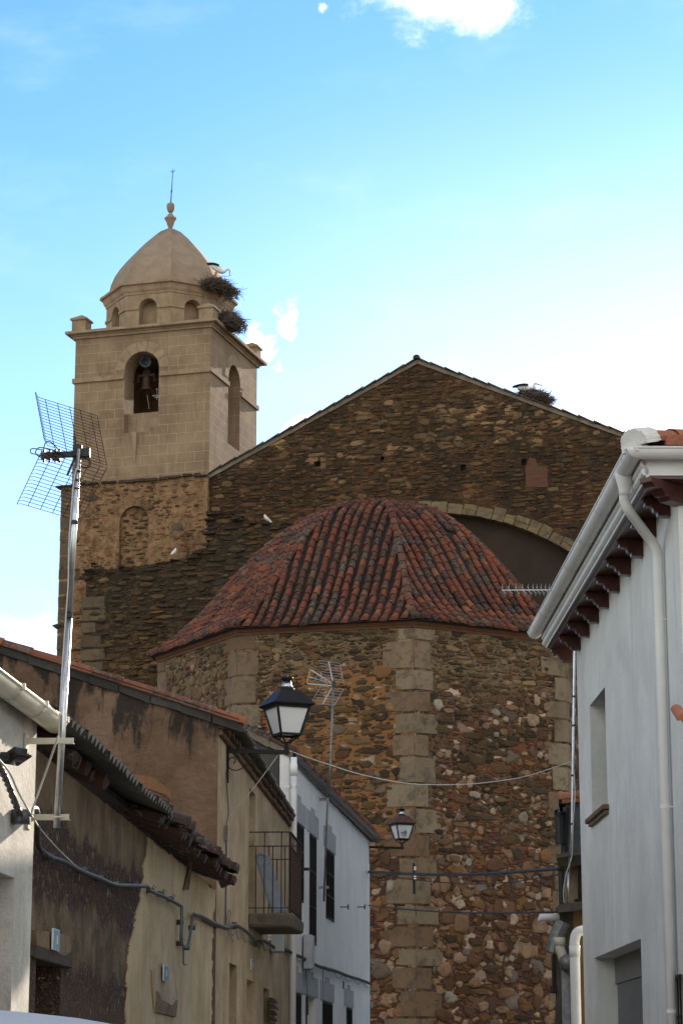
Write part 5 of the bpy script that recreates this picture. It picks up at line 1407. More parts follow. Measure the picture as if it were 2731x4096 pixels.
m.jitter(.01); obj('verge_mortar', m, M_verge, wh); obj('verge_tiles', t, M_tile_old, wh)
e0 = Vector((-.852, 40.18, z3)); e1 = Vector((.80, 54.25, z3)); ed = (e1 - e0).normalized()
m = MB(); slab(m, [e0 + Vector((-.06, 0, .05)), e1 + Vector((-.06, 0, .05)), Vector((xr3, 54.2, lz3(xr3) + .02)), Vector((xr3, 40.3, lz3(xr3) + .02))], .12); obj('roof', m, M_tile_old, wh)
m = MB(); k = .2
while k < 14:
    p = e0 + ed * k + Vector((.02, 0, .09)); m.tile(p, p + Vector((-.5, 0, .5 * s3 * .8)), (0, 0, 1), .09, .08, 6); k += .22
obj('eave_tiles', m, M_tile, wh)
gt = MB(); gd_ = gutter_run(gt, e0, e1, .088, 12, .014); gz = obj('gutter', gt, M_zinc, wh, smooth=True)
m = MB(); k = .3
while k < 14.0: gutter_band(m, e0 + ed * k, ed, .094, .03); gutter_band(m, e0 + ed * (k + .35), ed, .0905, .012); m.bar(e0 + ed * k + Vector((-.05, 0, -.07)), e0 + ed * k + Vector((-.3, 0, -.12)), .02, .012); k += .72
obj('gutter_bracket', m, M_zinc, gz)
m = MB(); q = W(1149, 3030, 40.0); q = Vector((x30 + .07, 40.02, 0)); zq = z3 - .12
m.tube([Vector((q.x, q.y, zq + .06)), Vector((q.x, q.y, zq - .3)), Vector((q.x, q.y, 0))], .056, 12); m.tube([Vector((q.x, q.y, zq - .25)), Vector((q.x, q.y, zq - .05))], .064, 12)
dp = obj('downpipe', m, M_whitef, wh, smooth=True)
m = MB()
for z in (zq - .45, zq - 2.6, zq - 4.4): m.tube([Vector((q.x, q.y, z)), Vector((q.x, q.y, z + .04))], .062, 12); m.bar(Vector((q.x - .15, q.y + .02, z + .02)), Vector((q.x, q.y, z + .02)), .02, .02)
obj('pipe_clip', m, M_galv, dp)
plate(P3, P3.rect(1240, 3886, 1251, 3920), wh, .0)
m = MB(); m.box(P3.at(1232, 3810, .08), (.16, .5, .58)); m.bevel(.01); m.box(P3.at(1246, 3808, .08), (.10, .25, .55)); obj('meter_box', m, M_lintel, wh)
m = MB(); 
for x, y in ((1360, 3628), (1428, 3628)): p = P3.at(x, y); m.bar(p, p + P3.n * .16, .02, .02); m.tube([p + P3.n * .16 + Vector((0, 0, -.05)), p + P3.n * .16 + Vector((0, 0, .05))], .014, 6)
p = P3.at(1190, 3477); m.bar(p, p + P3.n * .20, .05, .05)
obj('wall_hooks', m, M_rust, wh)
m = MB(); m.bar(P3.at(1372, 3925, .01), P3.at(1372, 3955, .01), .04, .02); m.tube(smooth_path([P3.at(x, y, .01) for x, y in ((1228, 3850), (1224, 3900), (1228, 3980), (1232, 4060))], 3), .012, 5); m.tube(smooth_path([P3.at(x, y, .01) for x, y in ((1292, 3880), (1291, 3950), (1290, 4000))], 3), .008, 5)
obj('wall_cable', m, M_cable, wh)

# second antenna, bracketed to the white house
an2 = thing('tv_antenna', 'thin leaning mast with a small white and orange comb antenna on the white house front', 'antenna', P3.at(1296, 3606, .1), 0)
Ya = P3.at(1300, 3550, .12).y
A2 = lambda x, y, d=0.: W(800 + x / 2.0907, 2600 + y / 2.0907, Ya + d)
m = MB(); m.tube([W(1295, 3606, Ya), W(1306, 3300, Ya), W(1312, 3190, Ya)], .019, 8); m.tube([W(1312, 3190, Ya), W(1322, 3060, Ya), W(1333, 2730, Ya)], .021, 8); ms = obj('mast', m, M_zinc, an2, smooth=True)
m = MB()
for x0, y0, x1 in ((1272, 3549, 1312), (1275, 3197, 1312)): m.bar(P3.at(x0, y0, -.02), W(x1, y0, Ya - .02), .05, .05)
obj('wall_bracket', m, M_alu, an2)
m = MB(); m.tube([A2(1075, 95), A2(1112, 275)], .013, 6)
for i in range(8):
    t = i / 7; c = (lerp(1076, 1108, t), lerp(98, 262, t)); m.tube([A2(c[0] - 80 + 2 * t, c[1] - 10, .25), A2(c[0] + 92, c[1] + 12, -.25)], .0042, 4)
for (xa, ya_, xb, yb) in ((1168, 110, 1200, 275), (1008, 185, 1018, 250)): m.tube([A2(xa, ya_, -.2), A2(xb, yb, -.2)], .0055, 4)
m.tube([A2(1110, 305), A2(1025, 455)], .013, 6)
for i in range(7):
    t = i / 6; c = (lerp(1108, 1030, t), lerp(312, 448, t)); m.tube([A2(c[0] - 100, c[1] - 8, .25), A2(c[0] + 92, c[1] + 16, -.25)], .0042, 4)
m.tube([A2(1008, 304, .25), A2(930, 440, .25)], .0055, 4); m.tube([A2(1200, 328, -.25), A2(1122, 464, -.25)], .0055, 4)
obj('reflector_comb', m, M_alu, an2)
m = MB()
for a, b in (((1112, 285), (925, 165)), ((1112, 285), (900, 222)), ((1112, 300), (895, 282))): m.bar(A2(*a), A2(*b), .018, .018)
for k in (.25, .45, .65, .85): p = A2(1112, 290).lerp(A2(910, 225), k); m.tube([p + Vector((-.1, .1, 0)), p + Vector((.1, -.1, .0))], .006, 4)
obj('boom', m, M_alu, an2)
m = MB(); m.bar(A2(922, 160), A2(893, 278), .03, .03); m.bar(A2(1070, 240), A2(1055, 298), .03, .03); obj('orange_tips', m, M_orange, an2)
m = MB(); m.box(A2(1118, 285), (.07, .06, .12)); obj('clamp', m, M_black, an2)

# ------------------------------------------------------------------ street lanterns
def lantern(base, s, rz, label, wallp, arm_z, roofm, broken=False):
    """base: middle of the glass foot; wallp: point on the wall the arm comes from"""
    t = thing('street_lamp', label, 'street lamp', wallp, 0, 'wall lanterns along the street')
    B = Vector(base); rot = Matrix.Rotation(rz, 4, 'Z')
    def sq(prof): 
        m = MB(); m.lathe([(r * q2 / 2 * s, z * s) for r, z in prof], (0, 0, 0), 4, R(45)); m.bm.transform(Matrix.Translation(B) @ rot); return m
    tw_, bw, gh_ = .455, .275, .36
    o = obj('roof', sq([(tw_ + .0, gh_ - .012), (.56, gh_ + .018), (.575, gh_ + .03), (.56, gh_ + .045), (.50, gh_ + .07), (.27, gh_ + .215), (.26, gh_ + .222), (.0, gh_ + .225)]), roofm, t)
    m = MB(); m.lathe([(.098 * s, .222 * s), (.098 * s, .25 * s), (.085 * s, .262 * s)], B + Vector((0, 0, gh_ * s)), 16); obj('collar', m, M_iron, t, smooth=True)
    m = MB(); m.lathe([(.085 * s, .262 * s), (.062 * s, .30 * s), (.052 * s, .345 * s)], B + Vector((0, 0, gh_ * s)), 16); obj('chimney', m, M_galv, t, smooth=True)
    m = MB(); m.lathe([(.052 * s, .345 * s), (.072 * s, .375 * s), (.082 * s, .385 * s), (.078 * s, .40 * s), (.02 * s, .41 * s), (.008 * s, .415 * s), (.008 * s, .44 * s), (0, .445 * s)], B + Vector((0, 0, gh_ * s)), 16); obj('cap', m, M_iron, t, smooth=True)
    m = MB()
    for sx, sy in ((-1, -1), (1, -1), (1, 1), (-1, 1)):
        m.bar(Vector((sx * bw / 2 * s, sy * bw / 2 * s, 0)), Vector((sx * tw_ / 2 * s, sy * tw_ / 2 * s, gh_ * s)), .026 * s, .026 * s)
    for w_, z in ((bw, 0), (tw_, gh_ - .01)):
        for i in range(4):
            g = [(-1, -1), (1, -1), (1, 1), (-1, 1)]; a = g[i]; b = g[(i + 1) % 4]
            m.bar(Vector((a[0] * w_ / 2 * s, a[1] * w_ / 2 * s, z * s)), Vector((b[0] * w_ / 2 * s, b[1] * w_ / 2 * s, z * s)), .026 * s, .03 * s)
    m.bm.transform(Matrix.Translation(B) @ rot); obj('frame', m, M_iron, t)
    for i in range(4):
        g = [(-1, -1), (1, -1), (1, 1), (-1, 1)]; a = g[i]; b = g[(i + 1) % 4]; k0, k1 = bw * .485 * s, tw_ * .485 * s
        q = [Vector((a[0] * k0, a[1] * k0, .01 * s)), Vector((b[0] * k0, b[1] * k0, .01 * s)), Vector((b[0] * k1, b[1] * k1, (gh_ - .02) * s)), Vector((a[0] * k1, a[1] * k1, (gh_ - .02) * s))]
        nn = ((q[1] - q[0]).cross(q[3] - q[0])).normalized()
        m = MB()
        if broken and i == 0:
            f = lambda u, v: q[0].lerp(q[1], u).lerp(q[3].lerp(q[2], u), v)
            hole = [f(u, v) for u, v in ((.25, .18), (.5, .08), (.72, .2), (.70, .45), (.55, .62), (.40, .5), (.22, .42))]
            m.solid(q, nn * -.004, [hole])
        else: m.solid(q, nn * -.004)
        m.bm.transform(Matrix.Translation(B) @ rot); obj('pane', m, M_milk, t, label='broken glass pane' if broken and i == 0 else None)
    if broken:
        m = MB(); m.lathe([(0, .02 * s), (.06 * s, .05 * s), (.075 * s, .12 * s), (.05 * s, .19 * s), (0, .21 * s)], B, 14); obj('bulb', m, M_enamelw, t, smooth=True)
    m = MB(); st = B + Vector((0, 0, arm_z - B.z))
    for sx, sy in ((-1, -1), (1, -1), (1, 1), (-1, 1)):
        p = [Vector((sx * bw / 2 * s, sy * bw / 2 * s, -.01)), Vector((sx * .07 * s, sy * .07 * s, -.065 * s)), Vector((sx * .03 * s, sy * .03 * s, -.11 * s))]
        m.tube([B + (rot @ q) for q in smooth_path(p, 3)], .012 * s, 6)
    m.tube([B + Vector((0, 0, -.09 * s)), Vector((B.x, B.y, arm_z - .03))], .028 * s, 8)
    wl = Vector(wallp); d = Vector((wl.x, wl.y, arm_z)); e = Vector((B.x, B.y, arm_z))
    m.bar(d, e + (e - d).normalized() * .03, .05 * s, .055 * s)
    m.bar(Vector((wl.x + .02, wl.y, arm_z + .10 * s)), Vector((wl.x + .02, wl.y, arm_z - .42 * s)), .05 * s, .03 * s, up=(1, 0, 0))
    ln = (e - d).length; dr = (e - d).normalized(); f = lambda a, z: d + dr * a * ln + Vector((0, 0, z * s))
    m.tube(smooth_path([f(.56, -.04), f(.40, -.14), f(.22, -.24), f(.08, -.24), f(.03, -.17), f(.06, -.10), f(.13, -.09), f(.15, -.14), f(.11, -.16)], 4), .007, 5)
    obj('wall_arm', m, M_iron, t)
    return t
wp = P2.at(906, 3000); yl = wp.y
big = lantern(W(1147, 2940, yl + .15), .92 * yl / 30.5 * 1.07, R(24), 'large black lantern with clean milky glass on the beige house wall', Vector((wp.x, wp.y, W(1000, 3003, yl).z)), W(1000, 3003, yl).z, M_iron)
wp3 = P3.at(1476, 3385)
lantern(W(1607, 3357, 54.2), .90, R(20), 'smaller lantern with a rusty red roof and a broken pane against the stone apse', Vector((wp3.x - .02, wp3.y, W(1500, 3389, 54).z)), W(1500, 3389, 54).z, M_lampred, True)

# ------------------------------------------------------------------ white house on the right
rx = lambda Y: 2.63 - .0225 * (Y - 26.5)
RN, RF = 19.35, 26.5
PR = Plane(rx(RF), RF, rx(RN), RN)
rh = thing('right_house', 'large white rendered house on the right with carved red wooden eaves and white gutters', 'house', (rx(RN), RN, 0), 0)
gz0 = W(2503, 1789, 18.9).z; zs = gz0 - .19
win = PR.rect(2357, 2823, 2419, 3284); dor = PR.rect(2375, 3832, 2563, 4400); wbr = PR.rect(2686, 3908, 2728, 4400)
m = MB(); m.wall(PR, [(0, 0), (PR.len, 0), (PR.len, zs + .05), (0, zs + .05)], [win, dor, wbr], .34)
m.wall(Plane(rx(RN) + .342, RN - .0, 9.5, RN - .0), [(0, 0), (7, 0), (7, zs + .05), (0, zs + .05)], (), .3)
obj('wall', m, M_white, rh)
opening(PR, win, rh, 'window', .32, M_dark)
o = opening(PR, dor, rh, 'garage_door', .235, M_black)
m = MB(); u0, v0 = dor[0]; u1, v1 = dor[2]; u = u0 + .1
while u < u1: m.wall(PR, [(u, v0), (u + .075, v0), (u + .075, v1 - .28), (u, v1 - .28)], (), .012, -.222); u += .10
m.wall(PR, [(u0, v1 - .27), (u1, v1 - .27), (u1, v1 - .005), (u0, v1 - .005)], (), .02, -.214)
obj('slats', m, M_shutter, o)
opening(PR, wbr, rh, 'window', .12, M_dark, .02)
m = MB(); u0, v0 = win[0]; u1 = win[1][0]
m.wall(PR, [(u0 - .10, v0 - .05), (u1 + .10, v0 - .05), (u1 + .10, v0), (u0 - .10, v0)], (), .2, .07); m.wall(PR, [(u0 - .06, v0 - .085), (u1 + .06, v0 - .085), (u1 + .06, v0 - .052), (u0 - .06, v0 - .052)], (), .16, .04); m.bevel(.006)
obj('window_sill', m, M_granite, rh)
# gutter line, fascia, soffit, corbels
n_ = PR.n; gc = lambda Y, d: Vector((rx(Y), Y, 0)) + n_ * d
OV = 2.32; GD = rx(18.9) - W(2503, 1789, 18.9).x      # lip distance from the wall plane
gr_ = .078
GN, GF = 18.9, 27.1
c0 = gc(GN, GD - gr_) + Vector((0, 0, gz0)); c1 = gc(GF, GD - gr_) + Vector((0, 0, gz0))
ga = (c1 - c0).normalized()
gt = MB(); gutter_run(gt, c0 + ga * gr_ * .6, c1, gr_, 14, .011)
gutter_run(gt, Vector((c0.x - gr_ * .2, GN + gr_, gz0)), Vector((9.8, GN + gr_, gz0)), gr_, 14, .011)
# closed mitre at the corner
gg = obj('gutter', gt, M_pvc, rh, smooth=True)
m = MB(); m.lathe([(gr_ * math.sin(a), -gr_ * math.cos(a)) for a in [R(x) for x in range(0, 91, 10)]], Vector((c0.x, GN + gr_, gz0)), 20); obj('gutter_corner', m, M_pvc, gg, smooth=True)
m = MB()
for k in (.32, .9, 2.1, 3.3, 4.5, 5.7, 6.9, 7.7): gutter_band(m, c0 + ga * k, ga, gr_ + .005, .035)
obj('gutter_joint', m, M_pvc, gg, smooth=True)
FD = GD - 2 * gr_ - .03
m = MB(); f = lambda Y, d, z: gc(Y, d) + Vector((0, 0, z))
for (ya_, yb_) in ((GN + .19, 26.95),):
    m.hexa([f(ya_, FD - .02, zs - .02), f(ya_, FD, zs - .02), f(yb_, FD, zs - .02), f(yb_, FD - .02, zs - .02)], [f(ya_, FD - .02, gz0 + .02), f(ya_, FD + .05, gz0 + .02), f(yb_, FD + .05, gz0 + .02), f(yb_, FD - .02, gz0 + .02)])
    m.tube([f(ya_, FD + .008, zs + .035), f(yb_, FD + .008, zs + .035)], .035, 10)
    m.tube([f(ya_, FD + .02, zs + .10), f(yb_, FD + .02, zs + .10)], .03, 10)
m.box((6.2, GN + .20, gz0 - .085), (6.2 * 2 - 2 * (c0.x + .10), .03, .21))
obj('fascia', m, M_pvc, rh)
m = MB(); slab(m, [f(GN + .2, FD - .01, zs), f(26.9, FD - .01, zs), f(26.9, -.3, zs), f(GN + .2, -.3, zs)], .025)
slab(m, [(rx(RN) + .3, GN + .2, zs), (rx(RN) + .3, RN + .2, zs), (9.5, RN + .2, zs), (9.5, GN + .2, zs)], .025)
m.tube([f(GN + .21, FD - .05, zs - .03), f(26.9, FD - .05, zs - .03)], .018, 6)
obj('soffit', m, M_wood, rh)
prof = [(0, 0), (.34, 0), (.34, -.045), (.315, -.05), (.305, -.075), (.26, -.08), (.235, -.075), (.215, -.10), (.20, -.125), (.165, -.13), (.15, -.16), (0, -.165)]
Y = 19.72; ys = []
while Y < 26.95: ys.append(Y); Y += .795
cm = None
for Y in ys:
    m = MB(); c = lambda d, z: gc(Y, d) + Vector((0, 0, zs - .026 + z))
    kx = FD / .42
    m.solid([c(d * kx * 1.0, z) for d, z in prof], Vector((0, .11, 0))); m.bevel(.006)
    obj('corbel', m, M_wood, rh)
m = MB(); cdir = Vector((-1, -1, 0)).normalized(); cw = Vector((1, -1, 0)).normalized()
b0 = Vector((rx(RN) + .02, RN + .02, zs - .026)); kx = 1.35
m.solid([b0 + cdir * d * kx + Vector((0, 0, z)) - cw * .06 for d, z in prof], cw * .12); m.bevel(.006); obj('corbel', m, M_wood, rh, label='diagonal corbel under the eave corner')
for k in range(3):
    m = MB(); m.solid([Vector((rx(RN) + .75 + .8 * k, RN - d * kx * .9, zs - .026 + z)) for d, z in prof], Vector((.11, 0, 0))); m.bevel(.006); obj('corbel', m, M_wood, rh)
# roof with clay tiles, mortared hip end
tz = gz0 + .0; sl = .30
A = f(GN + .06, FD + .0, tz); B = f(26.95, FD + .0, tz); wd = 6.5
m = MB(); m.solid([A, B, B + Vector((wd, -wd * .3, wd * sl)), A + Vector((wd, wd, wd * sl))], (0, 0, -.05)); m.solid([A, A + Vector((wd, wd, wd * sl)), A + Vector((12, wd, wd * sl)), A + Vector((12, 0, 0))], (0, 0, -.05)); obj('roof', m, M_bed, rh)
m = MB(); Y = GN + .4
while Y < 26.9:
    for k in range(3):
        p = f(Y, FD + .05 - .38 * k, tz + .01 + .38 * sl * k); 
        if p.x + .36 < c0.x + (Y - GN) + .5: m.tile(p, p + Vector((.45, 0, .45 * sl)), (0, 0, 1), .085, .07, 7)
    Y += .215
X = c0.x + .34; i = 0
while X < 9.5:
    for k in range(4):
        p = Vector((X, GN + .02 + .38 * k, tz + .025 + .38 * sl * k))
        if p.y - GN < X - c0.x: m.tile(p, p + Vector((0, .45, .45 * sl)), (0, 0, 1), .088, .074, 8)
    X += .215; i += 1
k = .35
hd = Vector((1, 1, sl)).normalized()
hp = Vector((c0.x + .03, GN + .10, tz + .06))
while k < 6: m.tile(hp + hd * (k - .30), hp + hd * (k + .15), (0, 0, 1), .115, .10, 8, cap=False); k += .4
obj('roof_tiles', m, M_tile_new, rh)
m = MB(); m.tile(hp - hd * .05 + Vector((0, 0, -.02)), hp + hd * .16, (0, 0, 1), .135, .125, 12, flat=1.05)
bmesh.ops.subdivide_edges(m.bm, edges=m.bm.edges[:], cuts=2); m.jitter(.006); m.box(hp - hd * .02 + Vector((.0, .02, -.05)), (.18, .16, .07), rot=R(45)); obj('mortar_cap', m, M_white, rh)
m = MB(); m.box((6.2, GN + .14, tz + .005), (2 * (6.2 - c0.x - .05), .04, .05)); obj('eave_mortar', m, M_greyw, rh)
# downpipe with swan neck
py = 20.12; wx = gc(py, .062)
o0 = gc(19.62, GD - gr_) + Vector((0, 0, gz0))
m = MB(); pth = smooth_path([o0 + Vector((0, 0, -.16)), o0 + Vector((.0, .02, -.27)), o0 + Vector((.06, .08, -.37)), Vector((wx.x - .10, py - .06, zs - .27)), Vector((wx.x - .005, py, zs - .40)), Vector((wx.x, py, zs - .62)), Vector((wx.x, py, zs - 1.2))], 6)
m.tube(pth + [Vector((wx.x, py, .0))], .043, 16); m.lathe([(.078, 0), (.075, -.04), (.05, -.15), (.047, -.17), (.047, -.2)], o0 + Vector((0, 0, -.03)), 18)
dpp = obj('downpipe', m, M_pvc, rh, smooth=True)
m = MB()
for z in (zs - 1.02, zs - 2.62, zs - 4.3): m.tube([Vector((wx.x, py, z)), Vector((wx.x, py, z + .03))], .047, 16); m.bar(Vector((wx.x, py, z + .015)), Vector((wx.x + .075, py - .02, z + .015)), .012, .012)
obj('pipe_clip', m, M_pvc, dpp)
# little tile canopy over the front door, its corner in view
cz = W(2705, 2880, 18.9).z; cx = W(2704, 2880, 18.9).x
m = MB()
for k in range(8): p = Vector((cx + .045 + .115 * k, 18.80, cz - .02)); m.tile(p, p + Vector((.02, .55, .17)), (0, 0, 1), .056, .048, 8); m.tile(p + Vector((.06, .03, -.02)), p + Vector((.08, .55, .13)), (0, 0, -1), .05, .045, 6)
cn = obj('tile_canopy', m, M_tile_new, rh)

# big white pipe and cables on the far end of that house
m = MB(); Yp = RF + .10
pp_ = smooth_path([W(2352, 3722, Yp), W(2330, 3722, Yp), W(2306, 3732, Yp), W(2296, 3765, Yp), W(2297, 3820, Yp)], 5)
m.tube(pp_ + [Vector((pp_[-1].x, Yp, 0))], .055, 16); pz = pp_[-1]
m.tube([pz + Vector((0, 0, -.02)), pz + Vector((0, 0, .10))], .06, 16)
obj('waste_pipe', m, M_pvc, rh, smooth=True)
m = MB(); m.tube([W(2344, 3712, Yp), W(2336, 3712, Yp)], .06, 14); m.hexa([f(RF + .002, -.005, 0), f(RF + .002, -.25, 0), f(RF + .02, -.25, 0), f(RF + .02, -.005, 0)], [f(RF + .002, -.005, 1.9), f(RF + .002, -.25, 1.9), f(RF + .02, -.25, 1.9), f(RF + .02, -.005, 1.9)]); obj('collar_and_gap', m, M_black, rh)  # collar tube, plus black plate standing in for the shaded gap beside the pipe

# ------------------------------------------------------------------ small old houses beyond it on the right
YQ = 38.0
sh = thing('far_house', 'small old house with patchy grey and ochre walls between white house and apse', 'house', W(2300, 3500, YQ) * Vector((1, 1, 0)) if False else (3.6, YQ, 0), 0)
q = lambda px, py, d=0.: W(px, py, YQ + d)
PQ = Plane(q(2240, 3500).x, YQ, 6.2, YQ)
def qrect(x0, y0, x1, y1): return [PQ.uv(x0, y1), PQ.uv(x1, y1), PQ.uv(x1, y0), PQ.uv(x0, y0)]
m = MB(); m.wall(PQ, qrect(2262, 3206, 2460, 3404), (), .3, -.0); obj('upper_wall', m, M_cement, sh)
m = MB(); m.wall(PQ, qrect(2240, 3404, 2480, 3620), (), .3, -.05); lw = obj('middle_wall', m, M_beige, sh)
m = MB(); m.wall(PQ, qrect(2292, 3620, 2500, 4300), (), .3, -.08); obj('lower_wall', m, M_ochre, sh)
m = MB(); m.wall(PQ, qrect(2228, 3625, 2292, 4300), (), .3, -.03); obj('dark_pier', m, M_concrete, sh)
# street side of it turns away to the right
P_s = Plane(3.40, YQ + 9, q(2242, 3500).x, YQ)
m = MB(); m.hexa([(q(2246, 3500).x, YQ + .3, 0), (6.2, YQ + .3, 0), (6.2, YQ + 8, 0), (4.55, YQ + 8, 0)], [(q(2262, 3500).x, YQ + .3, q(2262, 3210).z), (6.2, YQ + .3, q(2262, 3210).z), (6.2, YQ + 8, q(2262, 3210).z), (4.55, YQ + 8, q(2262, 3210).z)]); obj('back_wall', m, M_cement, sh)
m = MB(); zt = q(2230, 3190).z
for k in range(9):
    p = q(2230, 3192) + Vector((.28 * k, -.05, .028 * k)); m.tile(p + Vector((.0, 0, 0)), p + Vector((.32, 0, .03)), (0, -.2, 1), .085, .08, 7)
    p = q(2246, 3214) + Vector((.28 * k, -.06, .028 * k)); m.tile(p, p + Vector((.32, 0, .03)), (0, -.2, 1), .07, .065, 7)
obj('verge_tiles', m, M_tile_new, sh)
m = MB(); slab(m, [q(2232, 3198), q(2232, 3198) + Vector((.9, 8, 0)), (6.6, YQ + 8, zt + .5), (6.6, YQ, zt + .32)], .08); obj('roof', m, M_tile_old, sh)
m = MB(); g0 = q(2234, 3255, -.25); g1 = q(2240, 3360, -.15); gutter_run(m, q(2235, 3245, -.3), q(2252, 3232, 2.4), .075, 8, .01)
m.tube([q(2233, 3250, -.2), q(2236, 3300, -.2), q(2239, 3375, -.2)], .070, 8); m.tube([q(2262, 3230, -.1), q(2258, 3300, -.1), q(2254, 3420, -.1)], .05, 8); m.tube(smooth_path([q(2236, 3300, -.15), q(2250, 3320, -.15), q(2256, 3345, -.15), q(2256, 3420, -.15)], 4), .035, 8)
obj('black_gutter', m, M_black, sh)
m = MB(); m.hexa([q(2224, 3432, -.5), q(2460, 3400, -.5), q(2460, 3400, .2), q(2224, 3432, .2)], [q(2222, 3416, -.5), q(2460, 3378, -.5), q(2460, 3378, .2), q(2222, 3416, .2)])
m.hexa([q(2232, 3474, -.3), q(2460, 3440, -.3), q(2460, 3440, .2), q(2232, 3474, .2)], [q(2226, 3434, -.4), q(2460, 3402, -.4), q(2460, 3402, .2), q(2226, 3434, .2)]); m.jitter(.008); obj('upper_ledge', m, M_concrete, sh)
m = MB(); m.hexa([q(2230, 3650, -.4), q(2460, 3622, -.4), q(2460, 3622, .2), q(2230, 3650, .2)], [q(2232, 3618, -.4), q(2460, 3586, -.4), q(2460, 3586, .2), q(2232, 3618, .2)]); m.jitter(.008); obj('lower_ledge', m, M_concrete, sh)
m = MB()
for px in (2314, 2322, 2338): m.bar(q(px, 3462, -.07), q(px, 3612, -.07), .03, .03)
m.bar(q(2296, 3604, -.1), q(2400, 3586, -.1), .05, .05); obj('window_bars', m, M_rust, lw)
m = MB(); m.tube(smooth_path([q(2241, 3470, -.3), q(2243, 3500, -.3), q(2246, 3620, -.3)], 3), .045, 8); obj('dark_pipe', m, M_black, sh)
m = MB(); m.tube([q(2232, 3668, -.2), q(2160, 3670, -.25), q(2149, 3684, -.25)], [.058, .058, .006], 12); m.tube([q(2228, 3668, -.2), q(2214, 3668.6, -.2)], .062, 12); obj('spout_pipe', m, M_pvc, sh, smooth=True)
m = MB(); m.tube([q(2250, 3690, -.5), q(2226, 3740, -.5), q(2206, 3812, -.5)], [.11, .115, .115], 12, cap=False); m.tube([q(2250, 3690, -.5), q(2206, 3812, -.5)], .10, 12)
for t in (.3, .6, .9): p = q(2226, 3740, -.5).lerp(q(2206, 3812, -.5), t); d = (q(2206, 3812, -.5) - q(2226, 3740, -.5)).normalized(); m.tube([p, p + d * .02], .122, 12)
obj('old_gutter_end', m, M_zinc, sh)
m = MB(); m.tube(smooth_path([q(2236, 3752, -.6), q(2236, 3775, -.6), q(2238, 3795, -.6), q(2250, 3830, -.6), q(2256, 3862, -.6)], 4), .075, 14); m.tube([q(2236, 3750, -.6), q(2236, 3782, -.6)], .088, 14); obj('elbow_pipe', m, M_pvcc, sh, smooth=True)
m = MB(); p0 = q(2262, 3880, -.6); m.tube([p0, Vector((p0.x, p0.y, 0))], .075, 12); m.tube([q(2250, 3850, -.62), q(2252, 3878, -.62)], .05, 10); obj('old_downpipe', m, M_greypipe, sh, smooth=True)
m = MB(); m.lathe([(0, .09), (.07, .07), (.10, 0), (.07, -.07), (0, -.09)], (0, 0, 0), 16); m.bm.transform(Matrix.Translation(q(2272, 3852, -.7)) @ Matrix.Rotation(R(70), 4, 'X') @ Matrix.Scale(1.5, 4)); obj('round_lamp_cover', m, M_zinc, sh, smooth=True)
m = MB(); m.tube([q(2286, 3880, -.4), q(2290, 4300, -.4)], .018, 6); m.tube([q(2296, 3880, -.45), q(2299, 4300, -.45)], .03, 6); obj('thin_pipes', m, M_greypipe, sh)
m = MB(); m.box(q(2226, 3957, .3), (.18, .5, .10)); m.box(q(2226, 3890, .35), (.14, .3, .55)); obj('balcony_end', m, M_rust, sh)
for px in (2214, 2232):
    pass

# mast and comb antenna over the small house
ym = thing('comb_antenna', 'slim mast at the right house corner with a comb antenna pointing left', 'antenna', q(2268, 3616, -.6), 0)
dm = -.6
m = MB(); m.tube([q(2269, 3612, dm), q(2273, 3490, dm)], .021, 10); m.tube([q(2273, 3490, dm), q(2286, 3300, dm), q(2292, 2900, dm), q(2296, 2620, dm), q(2304, 2340, dm)], .019, 12); my = obj('mast', m, M_galv, ym, smooth=True)
m = MB()
for py_ in (3432, 3300, 3106, 2906, 2790): a = q(2286 + (3300 - py_) * .014, py_, dm); m.tube([a, a + Vector((0, 0, .03))], .030, 10)
obj('tape', m, M_black, my)
m = MB(); m.bar(q(2300, 2358, dm), q(2005, 2361, dm), .016, .016); obj('boom', m, M_alu, ym)
m = MB()
for px in (2010, 2036, 2064, 2090, 2113, 2132, 2148, 2165, 2182, 2198, 2214, 2230):
    c = q(px, 2361, dm); m.box(c, (.04, .02, .02))
    m.tube([c + Vector((-.01, -.09, .085)), c + Vector((.0, 0, 0)), c + Vector((.045, -.09, -.075))], .0045, 4); m.tube([c + Vector((-.01, .09, .085)), c + Vector((.0, 0, 0)), c + Vector((.045, .09, -.075))], .0045, 4)
obj('elements', m, M_alu, ym)
m = MB(); 
for i in range(6): m.tube([q(2204 + 3 * i, 2252 + 9 * i, dm + .1), q(2262 + 3 * i, 2262 + 9 * i, dm + .1)], .003, 4)
for i in range(4): m.tube([q(2204 + 16 * i, 2252 + 3 * i, dm + .1), q(2222 + 14 * i, 2300 + 3 * i, dm + .1)], .003, 4)
obj('reflector', m, M_rust, ym)
m = MB(); m.tube(smooth_path([q(2291, 3060, dm - .05), q(2298, 3160, dm - .05), q(2296, 3220, dm - .05), q(2290, 3300, dm - .05), q(2286, 3420, dm - .05), q(2264, 3490, dm - .05), q(2252, 3560, dm - .05), q(2254, 3612, dm - .05)], 4), .008, 5); obj('coax', m, M_wire, ym)

